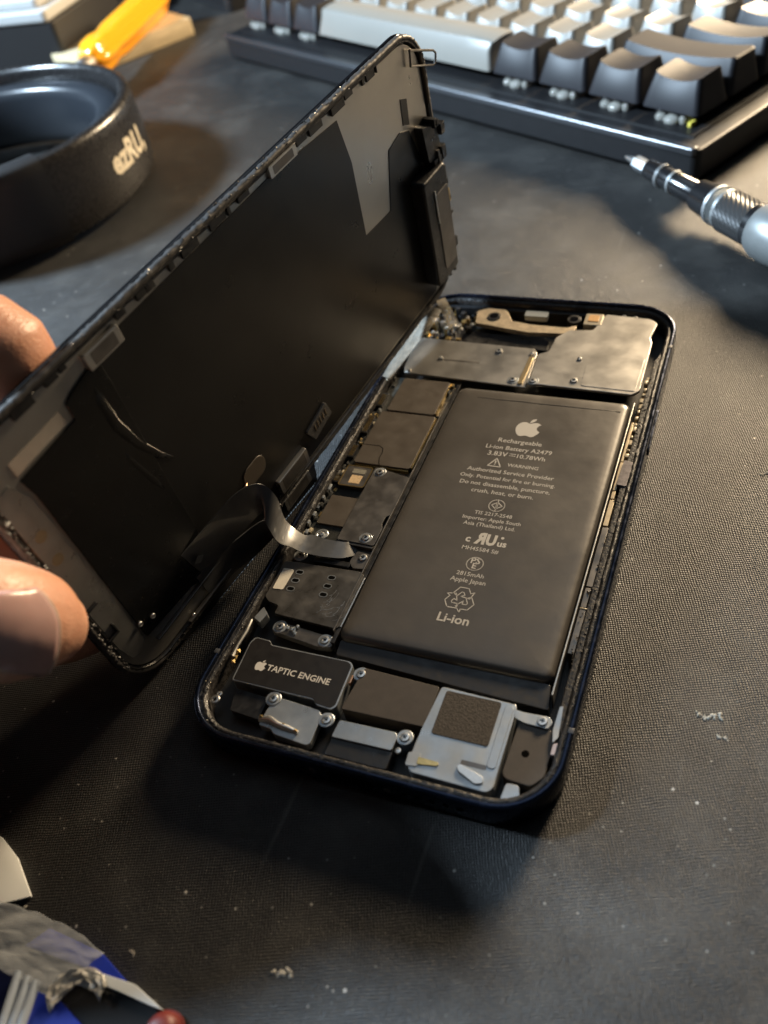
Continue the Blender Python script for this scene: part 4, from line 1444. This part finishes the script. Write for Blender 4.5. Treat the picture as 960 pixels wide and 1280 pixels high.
SILV = mat('satin_aluminium', (0.60, 0.62, 0.62), 0.34, 0.85, var=0.08, vscale=150, rvar=0.1)
GBLK = mat('gloss_black_anodised', (0.010, 0.010, 0.011), 0.22, coat=0.4)
lathe('bit', [(0, 0.4), (1.5, 0.9), (4.2, 1.15), (4.6, 1.3)], CHROME, sd, n=12)
lathe('hex_bit', [(4.4, 1.8), (4.9, 2.3), (9.8, 2.3), (10.4, 2.0)], STEELC, sd, n=6)
lathe('collar', [(10.2, 2.6), (10.6, 3.1), (17.0, 3.3), (30.5, 3.6), (31.0, 3.2)], GBLK, sd)
for x in (16.0, 21.0):
    lathe('ring', [(x, 3.3), (x + 0.2, 3.75), (x + 1.0, 3.8), (x + 1.2, 3.4)], SILV, sd)
lathe('sleeve', [(30.6, 3.6), (31.2, 4.7), (38.6, 5.6), (39.0, 5.2)], GBLK, sd)
for x in (37.6, 40.6):
    lathe('ring', [(x, 5.3), (x + 0.3, 5.95), (x + 1.2, 6.0), (x + 1.5, 5.6)], SILV, sd)
lathe('knurled_grip', [(42 + 0.8 * i, 6.2) for i in range(13)], mat('knurled_steel', (0.10, 0.10, 0.10), 0.32, 0.8), sd, n=48, smooth=0, knurl=0.16)
lathe('black_ring', [(51.4, 6.0), (51.6, 6.4), (53.6, 6.5), (53.8, 6.0)], GBLK, sd)
lathe('handle', [(53.4, 6.0), (53.8, 7.2), (55.5, 8.0), (60, 8.15), (66, 7.4), (74, 7.2), (120, 7.2), (122, 6.6)], mat('silver_handle', (0.23, 0.24, 0.235), 0.40, 0.5, var=0.05), sd, n=36)

# ------------------------------------------------------------------ things at the far corner of the desk
# white-lidded box
bx_ = thing('storage_box', 'black box with white lid standing behind the headphones', 'box', (-318, 372, 0), math.radians(8))
part('box_body', B().prism(rrect(-55, 36, -32, 40, 3), 0.02, 24), mat('black_box', (0.012, 0.011, 0.011), 0.5), bx_, 0.8)
LIDW = mat('white_lid', (0.42, 0.42, 0.41), 0.45, var=0.04)
lid = part('lid', B().prism(rrect(-56, 34, -33, 41, 3), 24.2, 30), LIDW, bx_, 1.2, 3)
part('lid_rim', B().prism(rrect(-52, 29, -29, 36, 3), 30, 35), LIDW, lid, 1.2, 3)
part('lid_rim', B().prism(rrect(-49, 24, -25, 32, 3), 35, 39), LIDW, lid, 1.2, 3)

# cream block under an orange-handled driver
wb = link('wooden_block', B().prism(rrect(-36, 36, -20, 20, 1), 0, 9).mesh('wooden_block', 0.6), mat('cream_wood', (0.52, 0.42, 0.26), 0.55, var=0.25, vscale=60, stretch=(1, 6, 6)), loc=(-262, 372, 0.02), rot=(0, 0, math.radians(62)))
tag(wb, 'cream wooden block lying under the orange screwdriver handle', 'block')
a_, c_ = onz(112, 80, 17), onz(205, -10, 17)
od = thing('orange_screwdriver', 'screwdriver with translucent orange handle resting on the cream block', 'screwdriver', (a_.x, a_.y, 0), math.atan2(c_.y - a_.y, c_.x - a_.x))
ORG = mat('translucent_orange', (1.0, 0.42, 0.02), 0.16, trans=0.15, coat=0.3)
prof = [(0, 4.0), (1.5, 6.0), (6, 7.6), (16, 8.0), (24, 7.0), (34, 7.8), (80, 8.0), (96, 7.8), (102, 6.0), (104, 2)]
rr = []
for x, r in prof:
    rr.append([(x, r * (1 + 0.10 * math.cos(6 * 2 * PI * i / 36)) * math.cos(2 * PI * i / 36), 17.4 + r * (1 + 0.10 * math.cos(6 * 2 * PI * i / 36)) * math.sin(2 * PI * i / 36)) for i in range(36)])
part('handle', B().rings(rr), ORG, od, smooth=60)
lathe('ferrule', [(-9, 2.8), (-8.5, 4.0), (-1, 4.2), (0.5, 3.8)], CHROME, od, z=17.4, n=24)
lathe('shaft', [(-34, 1.6), (-33, 2.6), (-8, 2.6), (-7.5, 2.0)], STEELD, od, z=17.4, n=18)
# dark tray at the back edge
tr = thing('dark_tray', 'low black tray at the back of the desk behind the orange handle', 'tray', (-262, 492, 0), math.radians(-36))
part('tray_base', B().prism(rrect(-70, 70, -30, 60, 4), 0.02, 6), mat('black_tray', (0.015, 0.015, 0.016), 0.4), tr, 0.8)
part('tray_wall', ring_sweep(140, 90, 5, [(0, 4), (0, 20), (2.5, 20), (2.5, 4)]), MATS['black_tray'], tr, loc=(-70, -30, 0))
gt = thing('black_pouch', 'crumpled black pouch between the white-lidded box and the tray', 'pouch', (-330, 440, 0))
b = B()
nn_ = 18
rr = []
for j in range(9):
    z = 34 * math.sin(j / 8 * PI / 2)
    sc_ = math.cos(j / 8 * PI / 2) ** 0.45
    rr.append([((46 + 6 * math.sin(3 * 2 * PI * i / nn_ + j)) * sc_ * math.cos(2 * PI * i / nn_), (28 + 4 * math.sin(5 * 2 * PI * i / nn_ - j)) * sc_ * math.sin(2 * PI * i / nn_), z + 0.05) for i in range(nn_)])
b.rings(rr)
part('pouch_body', b, mat('black_nylon', (0.014, 0.014, 0.015), 0.5, bump=0.3, bscale=90), gt, smooth=80)
part('zip_strip', B().tube([(46 * math.cos(t), 27 * math.sin(t), 10) for t in [math.radians(-120 + 12 * k) for k in range(12)]], 1.3, 6), STEELD, gt)

# ------------------------------------------------------------------ packaging in the near corner
card = link('white_card', B().prism([tuple(onz(-60, 1000, 0.6)[:2]), tuple(onz(2, 1046, 0.6)[:2]), tuple(onz(22, 1072, 0.6)[:2]), tuple(onz(39, 1120, 0.6)[:2]), tuple(onz(-70, 1148, 0.6)[:2])], 0.15, 0.6).mesh('white_card', 0.05), mat('white_card_stock', (0.80, 0.82, 0.80), 0.6, var=0.06, vscale=80))
tag(card, 'torn white card corner lying above the clear plastic film', 'card')


def patch(px, z0=1.0, z1=1.4):
    b = B()
    return b.prism([tuple(onz(x, y, z1)[:2]) for x, y in px], z0, z1)


BLUE = mat('blue_plastic', (0.022, 0.045, 0.40), 0.22, coat=0.4, var=0.12, vscale=60, bump=0.1, bscale=120)
pk = thing('blue_packet', 'glossy blue and white packet under crinkled clear film on the mat', 'packet', (0, -45, 0))


def local(b, o):
    b.v = [(p[0] - o[0], p[1] - o[1], p[2] - o[2]) for p in b.v]
    return b


PO = (0, -45, 0)
part('blue_panel', local(patch([(62, 1160), (126, 1190), (166, 1236), (112, 1212), (30, 1182)], 0.1, 2.0), PO), BLUE, pk, 0.15)
part('white_stripe', local(patch([(108, 1210), (168, 1230), (203, 1262), (190, 1258), (100, 1218)], 0.1, 2.2), PO), mat('white_film_stripe', (0.62, 0.66, 0.68), 0.3), pk, 0.1)
part('black_panel', local(patch([(60, 1210), (190, 1256), (225, 1300), (60, 1320)], 0.1, 1.6), PO), GBLK, pk, 0.1)
part('blue_panel', local(patch([(45, 1238), (70, 1246), (120, 1300), (20, 1320)], 0.2, 2.4), PO), BLUE, pk, 0.2)
part('dark_panel', local(patch([(-60, 1190), (40, 1225), (10, 1330), (-80, 1330)], 0.1, 1.9), PO), mat('navy_film', (0.008, 0.012, 0.05), 0.3), pk, 0.1)
# clear crinkled film
fv, ff = [], []
c4 = [onz(-40, 1128, 5), onz(68, 1138, 6.5), onz(62, 1246, 5.5), onz(-60, 1168, 5)]
corner = [onz(-50, 1120, 4.5), onz(130, 1190, 4.2), onz(62, 1246, 4.8), onz(-60, 1178, 5.0)]
nf = 48
rng = random.Random(3)
for j in range(nf + 1):
    for i in range(nf + 1):
        s, t = i / nf, j / nf
        xt, xb_ = -60 + 190 * s, -70 + 134 * s
        yt, yb_ = 1122 + 68 * s ** 2.2, 1172 + 74 * s
        p = onz(xt + (xb_ - xt) * t, yt + (yb_ - yt) * t, 3.4)
        q = Vector((s * 5.2 + t * 1.5, t * 3.1, 0.7))
        nz = 0.5 * abs(mnoise.noise(q * 0.7)) + 0.2 * abs(mnoise.noise(q * 1.8 + Vector((5, 1, 2)))) + 0.02 * mnoise.noise(q * 6.1)
        p = p + Vector((0.4 * mnoise.noise(q * 1.7), 0.4 * mnoise.noise(q * 1.9), nz - 0.4))
        fv.append(p)
for j in range(nf):
    for i in range(nf):
        a = j * (nf + 1) + i
        ff.append((a, a + 1, a + nf + 2, a + nf + 1))
fb_ = B().add(fv, ff)
film = link('clear_film', fb_.mesh('clear_film', smooth=180), mat('crinkled_clear_film', (0.50, 0.53, 0.56), 0.12, alpha=0.34, var=0.12, vscale=200, bump=0.05, bscale=300))
sof = film.modifiers.new('thickness', 'SOLIDIFY')
sof.thickness = 0.06 * S
tag(film, 'crinkled clear plastic film draped over the blue packet', 'plastic film')
tb = thing('clear_tube', 'clear plastic tube ends poking out beneath the crinkled film', 'tube', tuple(onz(20, 1262, 4)))
to = onz(20, 1262, 4)
for dx in (0, 12, 22):
    a1, a2 = onz(24 + dx, 1215 + dx * 0.5, 2.7), onz(-12 + dx, 1330, 2.7)
    part('tube_wall', B().tube([a1 - to, a1.lerp(a2, 0.5) - to, a2 - to], 0.75, 10), mat('clear_plastic', (0.55, 0.62, 0.70), 0.12, alpha=0.5), tb)
rc = thing('red_cap', 'small rounded red plastic cap at the edge of the blue packet', 'cap', tuple(onz(207, 1292, 0)))
b = B()
rr = []
for k in range(9):
    a = k / 8 * PI / 2
    rr.append([(2.9 * math.cos(a) ** 0.6 * math.cos(2 * PI * i / 24) if k < 8 else 0.02 * math.cos(2 * PI * i / 24), 2.9 * math.cos(a) ** 0.6 * math.sin(2 * PI * i / 24) if k < 8 else 0.02 * math.sin(2 * PI * i / 24), 0.05 + 3.2 * math.sin(a)) for i in range(24)])
b.rings(rr)
part('dome', b, mat('red_plastic', (0.13, 0.014, 0.009), 0.5, var=0.3, vscale=200), rc, smooth=80)
part('cap_skirt', B().cyl(0, 0, 3.1, 0.03, 0.9, 24), MATS['red_plastic'], rc, 0.15)
# crumpled scrap of shiny film by the packet
scrap, sf = [], []
so_ = onz(98, 1240, 2.6)
for j in range(9):
    for i in range(15):
        a, w = i / 14 * 4.4 - 2.2, (j / 8 - 0.5)
        q = Vector((i * 0.5, j * 0.6, 3.3))
        scrap.append((4.4 * math.sin(a * 0.62) + w * 1.2 * math.sin(a), 2.0 * math.cos(a) + w * 2.6 + 0.5 * mnoise.noise(q), 0.9 + 0.9 * mnoise.noise(q * 1.3) + 0.4 * w))
for j in range(8):
    for i in range(14):
        a = j * 15 + i
        sf.append((a, a + 1, a + 16, a + 15))
wl = link('foil_scrap', B().add(scrap, sf).mesh('foil_scrap', smooth=20), mat('shiny_clear_scrap', (0.55, 0.54, 0.50), 0.15, 0.3, alpha=0.6), loc=tuple(so_), rot=(0, 0, 0.5))
wl.modifiers.new('thickness', 'SOLIDIFY').thickness = 0.05 * S
tag(wl, 'small crumpled shiny scrap on the black part of the packet', 'scrap')

# flakes lying on the cloth
def flake(px, py, r, label, seed, col=(0.55, 0.50, 0.40)):
    rnd = random.Random(seed)
    p = onz(px, py, 0)
    b = B()
    n = 9
    for k in range(26):
        t = rnd.gauss(0, 0.42)
        b.lump((r * t * 1.25, r * (0.28 * math.sin(3 * t) + rnd.gauss(0, 0.14)), 0.08), r * rnd.uniform(0.08, 0.26), 0.45)
    o = link('flake', b.mesh('flake', smooth=0), mat('pale_flake', (0.36, 0.33, 0.27), 0.7, var=0.2, vscale=800), loc=(p.x, p.y, 0), rot=(0, 0, rnd.uniform(-0.8, 0.2)))
    tag(o, label, 'flake', 'pale flakes lying on the mat')


flake(888, 896, 2.0, 'larger pale flake on the mat beside the phone, towards its bottom corner', 1)
flake(902, 922, 0.9, 'small pale flake just below the larger flake beside the phone', 2)
flake(353, 1216, 1.5, 'pale crumb cluster on the mat in front of the phone near the packet', 3)
flake(957, 592, 1.4, 'pale flake on the mat beside the phone at the picture edge', 4)
flake(165, 1190, 0.7, 'tiny pale crumb at the tip of the clear film', 5)
